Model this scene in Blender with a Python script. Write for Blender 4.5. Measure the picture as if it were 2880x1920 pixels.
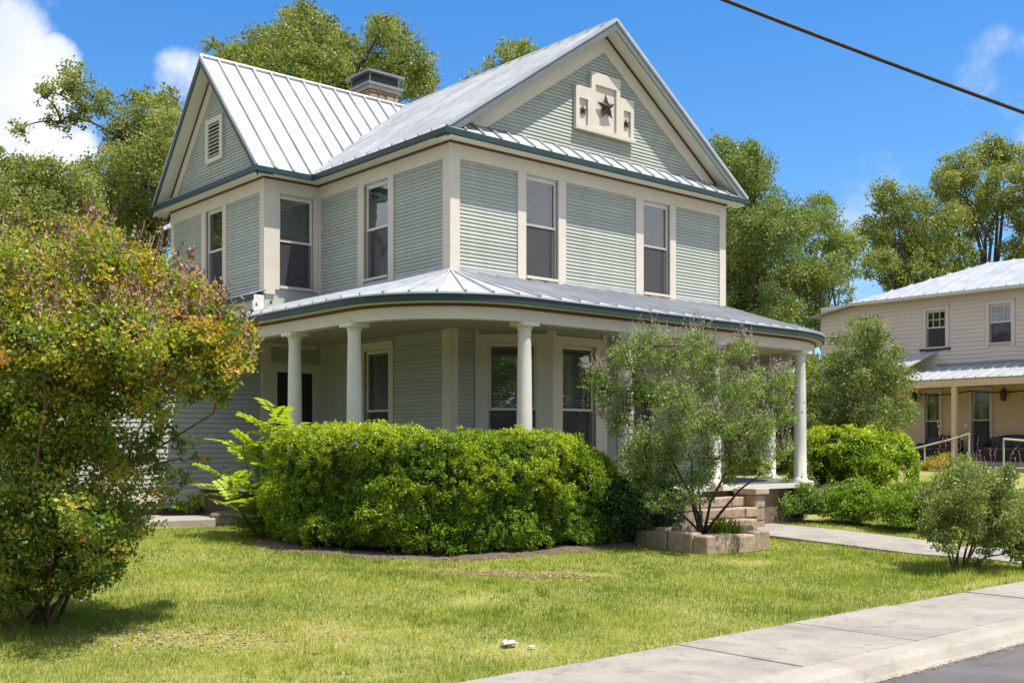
import bpy, bmesh, math, random
import numpy as np
from mathutils import Vector, Matrix
random.seed(11)
rng = np.random.default_rng(11)
for o in list(bpy.data.objects): bpy.data.objects.remove(o)
SC = bpy.context.scene
COL = SC.collection
R = math.radians

# ------------------------------------------------------------------ camera
cam_d = bpy.data.cameras.new('camera'); cam = bpy.data.objects.new('camera', cam_d); COL.objects.link(cam)
cam.location = (-12.399, -16.016, 2.0)
cam.rotation_euler = (R(90), 0, R(49.02 - 90))
cam_d.lens = 38.17; cam_d.sensor_width = 36; cam_d.shift_y = 0.1033
cam_d.clip_start = 0.1; cam_d.clip_end = 2000
SC.camera = cam
SC.render.resolution_x = 1024; SC.render.resolution_y = 682

# ------------------------------------------------------------------ light
SUN_TRAVEL = Vector((-0.155, 0.375, -1.0)).normalized()
sl = bpy.data.lights.new('sun', 'SUN'); sun = bpy.data.objects.new('sun', sl); COL.objects.link(sun)
sl.energy = 3.75; sl.angle = R(0.53); sl.color = (1.0, 0.955, 0.87)
sun.rotation_euler = SUN_TRAVEL.to_track_quat('-Z', 'Y').to_euler()
sun.location = (0, 0, 40)

SC.view_settings.view_transform = 'Standard'; SC.view_settings.look = 'None'
SC.view_settings.gamma = 1.0; SC.view_settings.exposure = 1.08
SC.view_settings.use_curve_mapping = False

W = bpy.data.worlds.new('World'); SC.world = W; W.use_nodes = True
def build_world():
    nt = W.node_tree; nt.nodes.clear(); N = nt.nodes.new; L = nt.links.new
    out = N('ShaderNodeOutputWorld'); bg = N('ShaderNodeBackground'); bg.inputs['Strength'].default_value = 0.15
    sky = N('ShaderNodeTexSky'); sky.sky_type = 'NISHITA'; sky.sun_disc = False
    sky.sun_elevation = math.asin(-SUN_TRAVEL.z); sky.sun_rotation = math.atan2(-SUN_TRAVEL.x, -SUN_TRAVEL.y)
    sky.air_density = 1.0; sky.dust_density = 0.7; sky.ozone_density = 2.5; sky.altitude = 200
    tint = N('ShaderNodeMix'); tint.data_type = 'RGBA'; tint.blend_type = 'MULTIPLY'; tint.inputs[0].default_value = 1.0
    el = N('ShaderNodeValToRGB'); el.color_ramp.elements[0].position = 0.08; el.color_ramp.elements[0].color = (0.36, 0.49, 0.59, 1); el.color_ramp.elements[1].position = 0.46; el.color_ramp.elements[1].color = (0.155, 0.45, 0.695, 1)
    tc0 = N('ShaderNodeTexCoord'); sx = N('ShaderNodeSeparateXYZ'); L(tc0.outputs['Generated'], sx.inputs[0]); L(sx.outputs[2], el.inputs['Fac']); L(el.outputs[0], tint.inputs[7])
    L(sky.outputs[0], tint.inputs[6])
    tc = N('ShaderNodeTexCoord')
    nrm = N('ShaderNodeVectorMath'); nrm.operation = 'NORMALIZE'; L(tc.outputs['Generated'], nrm.inputs[0])
    D = nrm.outputs[0]
    n1 = N('ShaderNodeTexNoise'); n1.inputs['Scale'].default_value = 9.0; n1.inputs['Detail'].default_value = 9; n1.inputs['Roughness'].default_value = 0.62
    L(D, n1.inputs['Vector'])
    n2 = N('ShaderNodeTexNoise'); n2.inputs['Scale'].default_value = 3.1; n2.inputs['Detail'].default_value = 5
    L(D, n2.inputs['Vector'])
    def math_(op, a, b=None, clamp=False):
        m = N('ShaderNodeMath'); m.operation = op; m.use_clamp = clamp
        for i, v in enumerate((a, b)):
            if v is None: continue
            if isinstance(v, (int, float)): m.inputs[i].default_value = v
            else: L(v, m.inputs[i])
        return m.outputs[0]
    total = None
    for d, ang, amp in CLOUDS:
        dp = N('ShaderNodeVectorMath'); dp.operation = 'DOT_PRODUCT'; L(D, dp.inputs[0]); dp.inputs[1].default_value = d
        mr = N('ShaderNodeMapRange'); mr.interpolation_type = 'SMOOTHSTEP'
        mr.inputs['From Min'].default_value = math.cos(R(ang)); mr.inputs['From Max'].default_value = math.cos(R(ang * 0.25))
        mr.inputs['To Min'].default_value = 0; mr.inputs['To Max'].default_value = amp
        L(dp.outputs['Value'], mr.inputs['Value'])
        total = mr.outputs[0] if total is None else math_('MAXIMUM', total, mr.outputs[0])
    # unseen cloud added around the view, cover raised for neutral fill light
    sc = N('ShaderNodeMapRange'); sc.inputs['From Min'].default_value = 0.38; sc.inputs['From Max'].default_value = 0.54
    sc.inputs['To Max'].default_value = 0.95; L(n2.outputs['Fac'], sc.inputs['Value'])
    # mask keeps the added fill cloud out of the field of view
    gap = N('ShaderNodeVectorMath'); gap.operation = 'DOT_PRODUCT'; L(D, gap.inputs[0]); gap.inputs[1].default_value = (0.6, 0.69, 0.4)
    gm = N('ShaderNodeMapRange'); gm.interpolation_type = 'SMOOTHSTEP'; gm.inputs['From Min'].default_value = math.cos(R(48)); gm.inputs['From Max'].default_value = math.cos(R(34))
    gm.inputs['To Min'].default_value = 1; gm.inputs['To Max'].default_value = 0; L(gap.outputs['Value'], gm.inputs['Value'])
    scat = math_('MULTIPLY', sc.outputs[0], gm.outputs[0])
    total = math_('MAXIMUM', total, scat)
    nn = math_('MULTIPLY', math_('SUBTRACT', n1.outputs['Fac'], 0.5), 2.4)
    cov = math_('ADD', total, math_('MULTIPLY', nn, math_('MINIMUM', math_('MULTIPLY', total, 3.0), 1.0)))
    mk = N('ShaderNodeMapRange'); mk.interpolation_type = 'SMOOTHSTEP'; mk.inputs['From Min'].default_value = 0.18; mk.inputs['From Max'].default_value = 0.95
    L(cov, mk.inputs['Value'])
    cr = N('ShaderNodeValToRGB'); L(n2.outputs['Fac'], cr.inputs['Fac'])
    cr.color_ramp.elements[0].position = 0.32; cr.color_ramp.elements[0].color = (2.0, 2.3, 2.75, 1)
    cr.color_ramp.elements[1].position = 0.56; cr.color_ramp.elements[1].color = (3.55, 3.6, 3.7, 1)
    mix = N('ShaderNodeMix'); mix.data_type = 'RGBA'; L(mk.outputs[0], mix.inputs[0]); L(tint.outputs[2], mix.inputs[6]); L(cr.outputs[0], mix.inputs[7])
    L(mix.outputs[2], bg.inputs['Color']); L(bg.outputs[0], out.inputs['Surface'])
CLOUDS = [((0.2611, 0.908, 0.3276), 2.6, 1), ((0.2811, 0.9118, 0.2994), 2.84, 1), ((0.2453, 0.9269, 0.2839), 4.34, 1), ((0.2949, 0.9033, 0.3117), 1.61, 0.9), ((0.2763, 0.9233, 0.2668), 2.79, 0.95), ((0.2474, 0.9153, 0.3178), 3.1, 1), ((0.3059, 0.9027, 0.3026), 0.99, 0.7), ((0.2939, 0.9263, 0.2359), 1.98, 0.75), ((0.3188, 0.9151, 0.2468), 1.55, 0.6), ((0.3875, 0.8685, 0.3091), 1.9, 0.75), ((0.3811, 0.8753, 0.2975), 1.5, 0.75), ((0.3955, 0.8621, 0.3167), 1.3, 0.75), ((0.8683, 0.3966, 0.298), 3.0, 0.31), ((0.8621, 0.4139, 0.2925), 2.2, 0.26), ((0.8718, 0.384, 0.304), 2.5, 0.31), ((0.8377, 0.4944, 0.2319), 2.6, 0.31), ((0.8295, 0.5063, 0.2358), 1.5, 0.26), ((0.8497, 0.4783, 0.2218), 2.0, 0.26), ((0.8407, 0.5029, 0.2005), 2.6, 0.27), ((0.8394, 0.5158, 0.1716), 3, 0.37), ((0.8556, 0.4982, 0.1404), 3, 0.37), ((0.8046, 0.5461, 0.2332), 2.2, 0.19), ((0.1892, 0.9461, 0.2629), 10, 1), ((0.9241, 0.3193, 0.2101), 7, 0.6)]
build_world()

# ------------------------------------------------------------------ helpers
def tag(o, label=None, cat=None, group=None, kind=None):
    if label: o['label'] = label
    if cat: o['category'] = cat
    if group: o['group'] = group
    if kind: o['kind'] = kind
    return o
def thing(name, label, cat, loc=(0, 0, 0), group=None):
    o = bpy.data.objects.new(name, None); COL.objects.link(o); o.location = loc
    o.empty_display_size = 0.3
    return tag(o, label, cat, group)
def link(name, me, parent=None):
    o = bpy.data.objects.new(name, me); COL.objects.link(o)
    if parent is not None:
        o.parent = parent
        if parent.parent is None and parent.type == 'EMPTY':
            o.location = -parent.location
    return o
class MB:
    def __init__(s): s.v = []; s.f = []
    def add(s, vs, fs):
        b = len(s.v); s.v += [tuple(x) for x in vs]; s.f += [tuple(i + b for i in f) for f in fs]; return s
    def hexa(s, p):
        return s.add(p, [(0, 3, 2, 1), (4, 5, 6, 7), (0, 1, 5, 4), (1, 2, 6, 5), (2, 3, 7, 6), (3, 0, 4, 7)])
    def box(s, x0, x1, y0, y1, z0, z1):
        return s.hexa([(x0, y0, z0), (x1, y0, z0), (x1, y1, z0), (x0, y1, z0), (x0, y0, z1), (x1, y0, z1), (x1, y1, z1), (x0, y1, z1)])
    def prism(s, poly, z0, z1):      # poly counter-clockwise in xy
        n = len(poly)
        vs = [(x, y, z0) for x, y in poly] + [(x, y, z1) for x, y in poly]
        fs = [tuple(range(n - 1, -1, -1)), tuple(range(n, 2 * n))] + [(i, (i + 1) % n, n + (i + 1) % n, n + i) for i in range(n)]
        return s.add(vs, fs)
    def slab(s, pts, t):             # polygon in 3D given a thickness downwards along its normal
        P = [Vector(p) for p in pts]; n = (P[1] - P[0]).cross(P[2] - P[0]).normalized()
        if n.z < 0: P.reverse(); n = -n
        k = len(P); Q = [p - n * t for p in P]
        fs = [tuple(range(k)), tuple(range(2 * k - 1, k - 1, -1))] + [(i, k + i, k + (i + 1) % k, (i + 1) % k) for i in range(k)]
        return s.add(P + Q, fs)
    def tube(s, pts, r0, r1=None, n=6, cap=True):
        P = [Vector(p) for p in pts]; r1 = r0 if r1 is None else r1; rings = []
        m = len(P); base = len(s.v)
        for i, p in enumerate(P):
            t = (P[min(i + 1, m - 1)] - P[max(i - 1, 0)]).normalized()
            a = Vector((0, 0, 1)) if abs(t.z) < 0.9 else Vector((1, 0, 0))
            u = t.cross(a).normalized(); w = t.cross(u)
            r = r0 + (r1 - r0) * i / max(1, m - 1)
            for k in range(n):
                th = 2 * math.pi * k / n; s.v.append(tuple(p + u * (r * math.cos(th)) + w * (r * math.sin(th))))
        for i in range(m - 1):
            for k in range(n):
                a = base + i * n + k; b = base + i * n + (k + 1) % n
                s.f.append((a, a + n, b + n, b))
        if cap:
            s.f.append(tuple(base + k for k in range(n))); s.f.append(tuple(base + (m - 1) * n + k for k in range(n - 1, -1, -1)))
        return s
    def lathe(s, cx, cy, prof, n=20):
        base = len(s.v)
        for r, z in prof:
            for k in range(n):
                th = 2 * math.pi * k / n; s.v.append((cx + r * math.cos(th), cy + r * math.sin(th), z))
        for i in range(len(prof) - 1):
            for k in range(n):
                a = base + i * n + k; b = base + i * n + (k + 1) % n
                s.f.append((a, b, b + n, a + n))
        s.f.append(tuple(base + k for k in range(n - 1, -1, -1))); s.f.append(tuple(base + (len(prof) - 1) * n + k for k in range(n)))
        return s
    def mesh(s, name, mat, smooth=False, off=(0, 0, 0)):
        me = bpy.data.meshes.new(name); v = s.v
        if any(off): v = [(a - off[0], b - off[1], c - off[2]) for a, b, c in v]
        me.from_pydata(v, [], s.f); me.materials.append(mat)
        if smooth: me.polygons.foreach_set('use_smooth', [True] * len(me.polygons))
        me.update(); return me
    def build(s, name, mat, parent=None, smooth=False):
        return link(name, s.mesh(name, mat, smooth), parent)
def bevel(o, w=0.01, seg=2):
    m = o.modifiers.new('bevel', 'BEVEL'); m.width = w; m.segments = seg; m.limit_method = 'ANGLE'; return o
class Frame:                          # a wall plane: origin, unit vector along it, outward normal
    def __init__(s, ox, oy, ax, ay, nx, ny): s.o = (ox, oy); s.a = (ax, ay); s.n = (nx, ny)
    def p(s, a, o, z): return (s.o[0] + s.a[0] * a + s.n[0] * o, s.o[1] + s.a[1] * a + s.n[1] * o, z)
    def box(s, mb, a0, a1, o0, o1, z0, z1):
        q = [s.p(a0, o1, z0), s.p(a1, o1, z0), s.p(a1, o0, z0), s.p(a0, o0, z0), s.p(a0, o1, z1), s.p(a1, o1, z1), s.p(a1, o0, z1), s.p(a0, o0, z1)]
        return mb.hexa(q)
    def poly(s, mb, az, o0, o1):      # polygon in (a,z) extruded between two offsets
        n = len(az); vs = [s.p(a, o1, z) for a, z in az] + [s.p(a, o0, z) for a, z in az]
        return mb.add(vs, [tuple(range(n)), tuple(range(2 * n - 1, n - 1, -1))] + [(i, n + i, n + (i + 1) % n, (i + 1) % n) for i in range(n)])

# ------------------------------------------------------------------ materials
MAT = {}
def nodes(name):
    m = bpy.data.materials.new(name); m.use_nodes = True; nt = m.node_tree; nt.nodes.clear(); return m, nt, nt.nodes.new, nt.links.new
def pmat(key, col, rough=0.6, var=0.08, scale=6.0, bump=0.0, bscale=None, metal=0.0, spec=0.5, col2=None, detail=6, rnd=0.0, stretch=None, coat=0.0):
    m, nt, N, L = nodes(key); out = N('ShaderNodeOutputMaterial'); b = N('ShaderNodeBsdfPrincipled')
    tc = N('ShaderNodeTexCoord'); mp = N('ShaderNodeMapping'); L(tc.outputs['Object'], mp.inputs['Vector'])
    if stretch: mp.inputs['Scale'].default_value = stretch
    n = N('ShaderNodeTexNoise'); n.inputs['Scale'].default_value = scale; n.inputs['Detail'].default_value = detail; n.inputs['Roughness'].default_value = 0.6
    L(mp.outputs[0], n.inputs['Vector'])
    cr = N('ShaderNodeValToRGB'); L(n.outputs['Fac'], cr.inputs['Fac'])
    c2 = col2 or tuple(c * (1 - var) for c in col); c1 = col if col2 else tuple(min(1, c * (1 + var)) for c in col)
    cr.color_ramp.elements[0].position = 0.33; cr.color_ramp.elements[0].color = (*c2, 1)
    cr.color_ramp.elements[1].position = 0.67; cr.color_ramp.elements[1].color = (*c1, 1)
    src = cr.outputs[0]
    if rnd:
        oi = N('ShaderNodeObjectInfo'); mr = N('ShaderNodeMapRange'); mr.inputs['To Min'].default_value = 1 - rnd; mr.inputs['To Max'].default_value = 1 + rnd
        L(oi.outputs['Random'], mr.inputs['Value'])
        mx = N('ShaderNodeVectorMath'); mx.operation = 'SCALE'; L(src, mx.inputs[0]); L(mr.outputs[0], mx.inputs['Scale']); src = mx.outputs[0]
    L(src, b.inputs['Base Color'])
    b.inputs['Roughness'].default_value = rough; b.inputs['Metallic'].default_value = metal; b.inputs['Specular IOR Level'].default_value = spec
    if bump:
        n2 = N('ShaderNodeTexNoise'); n2.inputs['Scale'].default_value = bscale or scale * 4; n2.inputs['Detail'].default_value = 8; L(mp.outputs[0], n2.inputs['Vector'])
        bp = N('ShaderNodeBump'); bp.inputs['Strength'].default_value = bump; bp.inputs['Distance'].default_value = 0.02; L(n2.outputs['Fac'], bp.inputs['Height']); L(bp.outputs[0], b.inputs['Normal'])
    L(b.outputs[0], out.inputs['Surface']); MAT[key] = m; return m
pmat('sage', (0.358, 0.378, 0.330), 0.55, 0.07, 3.0, 0.05, 60, rnd=0.075)
pmat('sage_dark', (0.10, 0.14, 0.12), 0.5, 0.08, 3.0)
pmat('cream', (0.56, 0.505, 0.43), 0.5, 0.04, 2.5, 0.03, 40)
pmat('white', (0.58, 0.56, 0.50), 0.45, 0.05, 3.0, 0.02, 30)
pmat('soffit', (0.50, 0.49, 0.39), 0.6, 0.04, 3.0)
pmat('porch_paint', (0.36, 0.345, 0.26), 0.6, 0.04, 3.0)
pmat('teal', (0.020, 0.045, 0.050), 0.45, 0.10, 4.0, spec=0.3)
pmat('red', (0.085, 0.028, 0.016), 0.5, 0.1, 5.0)
pmat('metal_roof', (0.455, 0.462, 0.48), 0.42, 0.15, 1.3, 0.12, 2.2, metal=0.35, rnd=0.04)
pmat('metal_grey', (0.24, 0.25, 0.265), 0.4, 0.06, 4.0, metal=0.5)
pmat('rake_grey', (0.115, 0.135, 0.135), 0.45, 0.08, 4.0)
pmat('dark_metal', (0.022, 0.025, 0.03), 0.45, 0.1, 6.0)
pmat('rust', (0.048, 0.021, 0.015), 0.5, 0.3, 30.0, metal=0.3)
pmat('interior', (0.09, 0.085, 0.08), 0.9, 0.2, 2.0)
pmat('curtain', (0.10, 0.24, 0.27), 0.9, 0.15, 4.0)
pmat('blind', (0.40, 0.40, 0.40), 0.5, 0.04, 3.0)
pmat('door_dark', (0.018, 0.016, 0.014), 0.35, 0.2, 4.0)
pmat('limestone', (0.38, 0.29, 0.205), 0.85, 0.25, 7.0, 0.5, 25, col2=(0.24, 0.165, 0.11), rnd=0.14)
pmat('stone_white', (0.44, 0.37, 0.29), 0.85, 0.1, 8.0, 0.3, 30, col2=(0.30, 0.24, 0.18))
pmat('brown_stone', (0.16, 0.115, 0.085), 0.9, 0.2, 6.0, 0.5, 25)
pmat('mulch', (0.15, 0.115, 0.08), 0.95, 0.4, 40.0, 0.8, 60, col2=(0.045, 0.034, 0.024))
pmat('bark', (0.10, 0.075, 0.055), 0.9, 0.3, 14.0, 0.7, 40, col2=(0.045, 0.033, 0.025), stretch=(1, 1, 0.3))
pmat('bark_red', (0.21, 0.125, 0.085), 0.8, 0.3, 14.0, 0.5, 40, col2=(0.09, 0.055, 0.04), stretch=(1, 1, 0.3))
pmat('shade_core_dark', (0.040, 0.055, 0.010), 1.0, 0.4, 30.0, 1.0, 60, spec=0.0)  # dark green of the solid cores that stand in for shaded plant interiors
pmat('twig', (0.26, 0.17, 0.13), 0.85, 0.2, 20.0)
pmat('tan', (0.555, 0.46, 0.395), 0.65, 0.05, 3.0, 0.03, 40)
pmat('orange_tan', (0.63, 0.44, 0.27), 0.6, 0.06, 3.0)
pmat('porch_tan', (0.58, 0.415, 0.27), 0.65, 0.06, 3.0)
pmat('wicker', (0.028, 0.022, 0.022), 0.7, 0.3, 40.0, 0.5, 90)
pmat('cushion', (0.12, 0.09, 0.10), 0.9, 0.5, 22.0, col2=(0.03, 0.025, 0.03))
pmat('porch_floor', (0.115, 0.11, 0.10), 0.6, 0.1, 4.0)
pmat('paper', (0.60, 0.585, 0.55), 0.9, 0.12, 30.0, 0.4, 40)
pmat('cable', (0.030, 0.026, 0.026), 0.6, 0.2, 30.0, 0.3, 80)
pmat('flower', (0.25, 0.215, 0.235), 0.8, 0.3, 30.0, col2=(0.30, 0.255, 0.225))
pmat('seedhead', (0.26, 0.155, 0.105), 0.85, 0.3, 30.0)
def concrete(key, c1, c2, c3):
    m, nt, N, L = nodes(key); out = N('ShaderNodeOutputMaterial'); b = N('ShaderNodeBsdfPrincipled'); geo = N('ShaderNodeNewGeometry')
    def noise(s, d=7, r=0.6, w=0.0):
        n = N('ShaderNodeTexNoise'); n.inputs['Scale'].default_value = s; n.inputs['Detail'].default_value = d; n.inputs['Roughness'].default_value = r; n.inputs['Distortion'].default_value = w
        L(geo.outputs['Position'], n.inputs['Vector']); return n
    a = noise(0.9, 8, 0.65, 0.6); cr = N('ShaderNodeValToRGB'); L(a.outputs['Fac'], cr.inputs['Fac'])
    e = cr.color_ramp.elements; e[0].position = 0.34; e[0].color = (*c2, 1); e[1].position = 0.60; e[1].color = (*c1, 1)
    x = e.new(0.46); x.color = tuple((p + q) / 2 for p, q in zip(c1, c2)) + (1,)
    f = noise(60, 4, 0.7); mr = N('ShaderNodeMapRange'); mr.inputs['From Min'].default_value = 0.3; mr.inputs['From Max'].default_value = 0.7; mr.inputs['To Min'].default_value = 0.82; mr.inputs['To Max'].default_value = 1.12
    L(f.outputs['Fac'], mr.inputs['Value'])
    sc = N('ShaderNodeVectorMath'); sc.operation = 'SCALE'; L(cr.outputs[0], sc.inputs[0]); L(mr.outputs[0], sc.inputs['Scale'])
    st = noise(2.6, 6, 0.7, 1.5); ms = N('ShaderNodeMapRange'); ms.inputs['From Min'].default_value = 0.53; ms.inputs['From Max'].default_value = 0.74; ms.inputs['To Max'].default_value = 0.7; L(st.outputs['Fac'], ms.inputs['Value'])
    mx = N('ShaderNodeMix'); mx.data_type = 'RGBA'; L(ms.outputs[0], mx.inputs[0]); L(sc.outputs[0], mx.inputs[6]); mx.inputs[7].default_value = (*c3, 1)
    L(mx.outputs[2], b.inputs['Base Color']); b.inputs['Roughness'].default_value = 0.85
    bp = N('ShaderNodeBump'); bp.inputs['Strength'].default_value = 0.25; bp.inputs['Distance'].default_value = 0.01; L(f.outputs['Fac'], bp.inputs['Height']); L(bp.outputs[0], b.inputs['Normal'])
    L(b.outputs[0], out.inputs['Surface']); MAT[key] = m
concrete('concrete', (0.300, 0.268, 0.230), (0.205, 0.183, 0.158), (0.115, 0.104, 0.092))
concrete('kerb', (0.33, 0.295, 0.25), (0.25, 0.22, 0.185), (0.15, 0.135, 0.12))
concrete('asphalt', (0.115, 0.10, 0.10), (0.075, 0.066, 0.066), (0.045, 0.04, 0.04))
def glass():
    m, nt, N, L = nodes('glass'); out = N('ShaderNodeOutputMaterial')
    t = N('ShaderNodeBsdfTransparent'); t.inputs['Color'].default_value = (0.80, 0.86, 0.85, 1)
    g = N('ShaderNodeBsdfGlossy'); g.inputs['Roughness'].default_value = 0.02; g.inputs['Color'].default_value = (0.95, 0.97, 1, 1)
    tc = N('ShaderNodeTexCoord'); nz = N('ShaderNodeTexNoise'); nz.inputs['Scale'].default_value = 2.2; nz.inputs['Detail'].default_value = 2; L(tc.outputs['Object'], nz.inputs['Vector']); bp = N('ShaderNodeBump'); bp.inputs['Strength'].default_value = 0.25; bp.inputs['Distance'].default_value = 0.02; L(nz.outputs['Fac'], bp.inputs['Height']); L(bp.outputs[0], g.inputs['Normal'])
    lw = N('ShaderNodeFresnel'); lw.inputs['IOR'].default_value = 1.7
    mr = N('ShaderNodeMapRange'); mr.inputs['To Min'].default_value = 0.12; mr.inputs['To Max'].default_value = 0.95; L(lw.outputs[0], mr.inputs['Value'])
    mx = N('ShaderNodeMixShader'); L(mr.outputs[0], mx.inputs[0]); L(t.outputs[0], mx.inputs[1]); L(g.outputs[0], mx.inputs[2]); L(mx.outputs[0], out.inputs['Surface']); MAT['glass'] = m
glass()
def screen():
    m, nt, N, L = nodes('screen'); out = N('ShaderNodeOutputMaterial')
    t = N('ShaderNodeBsdfTransparent'); d = N('ShaderNodeBsdfDiffuse'); d.inputs['Color'].default_value = (0.085, 0.08, 0.085, 1)
    mx = N('ShaderNodeMixShader'); mx.inputs[0].default_value = 0.58; L(t.outputs[0], mx.inputs[1]); L(d.outputs[0], mx.inputs[2]); L(mx.outputs[0], out.inputs['Surface']); MAT['screen'] = m
screen()
def leafmat(key, ramp, trans=0.42, rough=0.45, spec=0.35):
    m, nt, N, L = nodes(key); out = N('ShaderNodeOutputMaterial'); b = N('ShaderNodeBsdfPrincipled')
    at = N('ShaderNodeAttribute'); at.attribute_name = 'tint'
    cr = N('ShaderNodeValToRGB'); L(at.outputs['Fac'], cr.inputs['Fac'])
    els = cr.color_ramp.elements
    els[0].position = ramp[0][0]; els[0].color = (*ramp[0][1], 1); els[1].position = ramp[-1][0]; els[1].color = (*ramp[-1][1], 1)
    for p, c in ramp[1:-1]:
        e = els.new(p); e.color = (*c, 1)
    L(cr.outputs[0], b.inputs['Base Color']); b.inputs['Roughness'].default_value = rough; b.inputs['Specular IOR Level'].default_value = spec
    t = N('ShaderNodeBsdfTranslucent'); hs = N('ShaderNodeMix'); hs.data_type = 'RGBA'; hs.blend_type = 'MULTIPLY'; hs.inputs[0].default_value = 1; hs.inputs[7].default_value = (1.5, 1.5, 0.7, 1)
    L(cr.outputs[0], hs.inputs[6]); L(hs.outputs[2], t.inputs['Color'])
    mx = N('ShaderNodeMixShader'); mx.inputs[0].default_value = trans; L(b.outputs[0], mx.inputs[1]); L(t.outputs[0], mx.inputs[2]); L(mx.outputs[0], out.inputs['Surface']); MAT[key] = m
leafmat('leaf_oak', [(0, (0.096, 0.1274, 0.0325)), (0.45, (0.1856, 0.2236, 0.0575)), (0.8, (0.288, 0.3055, 0.085)), (1, (0.3712, 0.325, 0.125))])
leafmat('leaf_oak_cool', [(0, (0.0768, 0.1196, 0.036)), (0.5, (0.16, 0.208, 0.06)), (0.85, (0.256, 0.2925, 0.0864)), (1, (0.3456, 0.338, 0.132))])
leafmat('leaf_myrtle', [(0, (0.078, 0.1375, 0.0264)), (0.35, (0.169, 0.2375, 0.0352)), (0.58, (0.3055, 0.325, 0.0396)), (0.78, (0.52, 0.3937, 0.0385)), (0.9, (0.52, 0.25, 0.055)), (1, (0.351, 0.1938, 0.11))])
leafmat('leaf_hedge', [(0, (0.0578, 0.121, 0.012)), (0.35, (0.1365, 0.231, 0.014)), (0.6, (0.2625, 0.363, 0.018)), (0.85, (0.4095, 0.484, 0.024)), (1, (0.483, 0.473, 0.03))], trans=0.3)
leafmat('leaf_bright', [(0, (0.09, 0.16, 0.018)), (0.35, (0.17, 0.27, 0.02)), (0.65, (0.30, 0.39, 0.025)), (1, (0.45, 0.48, 0.03))], trans=0.4)
leafmat('leaf_vitex', [(0, (0.1, 0.1568, 0.0467)), (0.5, (0.195, 0.2744, 0.0723)), (0.85, (0.31, 0.392, 0.1105)), (1, (0.33, 0.3696, 0.17))])
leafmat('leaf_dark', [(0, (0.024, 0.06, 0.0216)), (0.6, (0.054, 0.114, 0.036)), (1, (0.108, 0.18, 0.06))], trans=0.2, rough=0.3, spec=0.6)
leafmat('leaf_mid', [(0, (0.065, 0.125, 0.03)), (0.6, (0.15, 0.235, 0.05)), (1, (0.27, 0.33, 0.075))])
leafmat('leaf_grey', [(0, (0.10, 0.12, 0.10)), (0.6, (0.17, 0.18, 0.19)), (1, (0.25, 0.24, 0.22))])
leafmat('grass', [(0, (0.13, 0.185, 0.022)), (0.35, (0.27, 0.325, 0.045)), (0.6, (0.39, 0.385, 0.09)), (0.8, (0.50, 0.425, 0.20)), (1, (0.56, 0.44, 0.29))], trans=0.35, rough=0.6, spec=0.2)
leafmat('straw', [(0, (0.22, 0.17, 0.09)), (0.5, (0.34, 0.26, 0.15)), (1, (0.44, 0.34, 0.22))], trans=0.2)
leafmat('dry_leaf', [(0, (0.13, 0.085, 0.04)), (0.5, (0.28, 0.19, 0.08)), (1, (0.38, 0.31, 0.08))], trans=0.2)

# ------------------------------------------------------------------ terrain
def sstep(a, b, x):
    t = np.clip((x - a) / (b - a), 0, 1); return t * t * (3 - 2 * t)
def ground_z(x, y):
    x = np.asarray(x, float); y = np.asarray(y, float)
    z = np.interp(y, [-400, -24, -23, -11.2, -10.9, -9.25, -9.1, -7, -4, 0, 5, 400], [0, 0, -0.12, -0.12, 0.02, 0.04, 0.12, 0.20, 0.40, 0.58, 0.66, 0.9])
    z = z + sstep(8, 24, x) * sstep(-9, -4, y) * 0.75
    bump = 0.018 * np.sin(x * 1.7 + 0.6 * y) * np.sin(y * 1.3 - 0.4 * x) + 0.012 * np.sin(x * 4.1 + 1.3) * np.sin(y * 3.7)
    return z + bump * sstep(-9.1, -8.6, y)
gx = np.concatenate([[-900, -300, -120, -60, -35, -24], np.arange(-18, 30.01, 0.3), [36, 48, 70, 130, 300, 900]])
gy = np.concatenate([[-900, -300, -120, -60, -35, -24, -23], np.array([-20, -17, -14, -11.2, -10.9, -9.25]), np.arange(-9.1, 14, 0.3), [18, 26, 40, 70, 130, 300, 900]])
def grid_object(name, xs, ys, mat, zf):
    X, Y = np.meshgrid(xs, ys); Z = zf(X, Y); nx, ny = len(xs), len(ys)
    v = np.stack([X.ravel(), Y.ravel(), Z.ravel()], 1)
    i = np.arange(nx - 1)[None, :] + nx * np.arange(ny - 1)[:, None]; i = i.ravel()
    q = np.stack([i, i + 1, i + nx + 1, i + nx], 1)
    me = bpy.data.meshes.new(name); fast_mesh(me, v, q); me.materials.append(mat); me.polygons.foreach_set('use_smooth', [True] * len(q)); return link(name, me)
def fast_mesh(me, v, q, tint=None):
    n, k = q.shape
    me.vertices.add(len(v)); me.vertices.foreach_set('co', np.ascontiguousarray(v, np.float32).ravel())
    me.loops.add(n * k); me.loops.foreach_set('vertex_index', np.ascontiguousarray(q, np.int32).ravel())
    me.polygons.add(n); me.polygons.foreach_set('loop_start', np.arange(0, n * k, k, dtype=np.int32)); me.polygons.foreach_set('loop_total', np.full(n, k, np.int32))
    me.update(calc_edges=True)
    if tint is not None:
        a = me.attributes.new('tint', 'FLOAT', 'FACE'); a.data.foreach_set('value', np.clip(tint, 0, 1).astype(np.float32))
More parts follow.
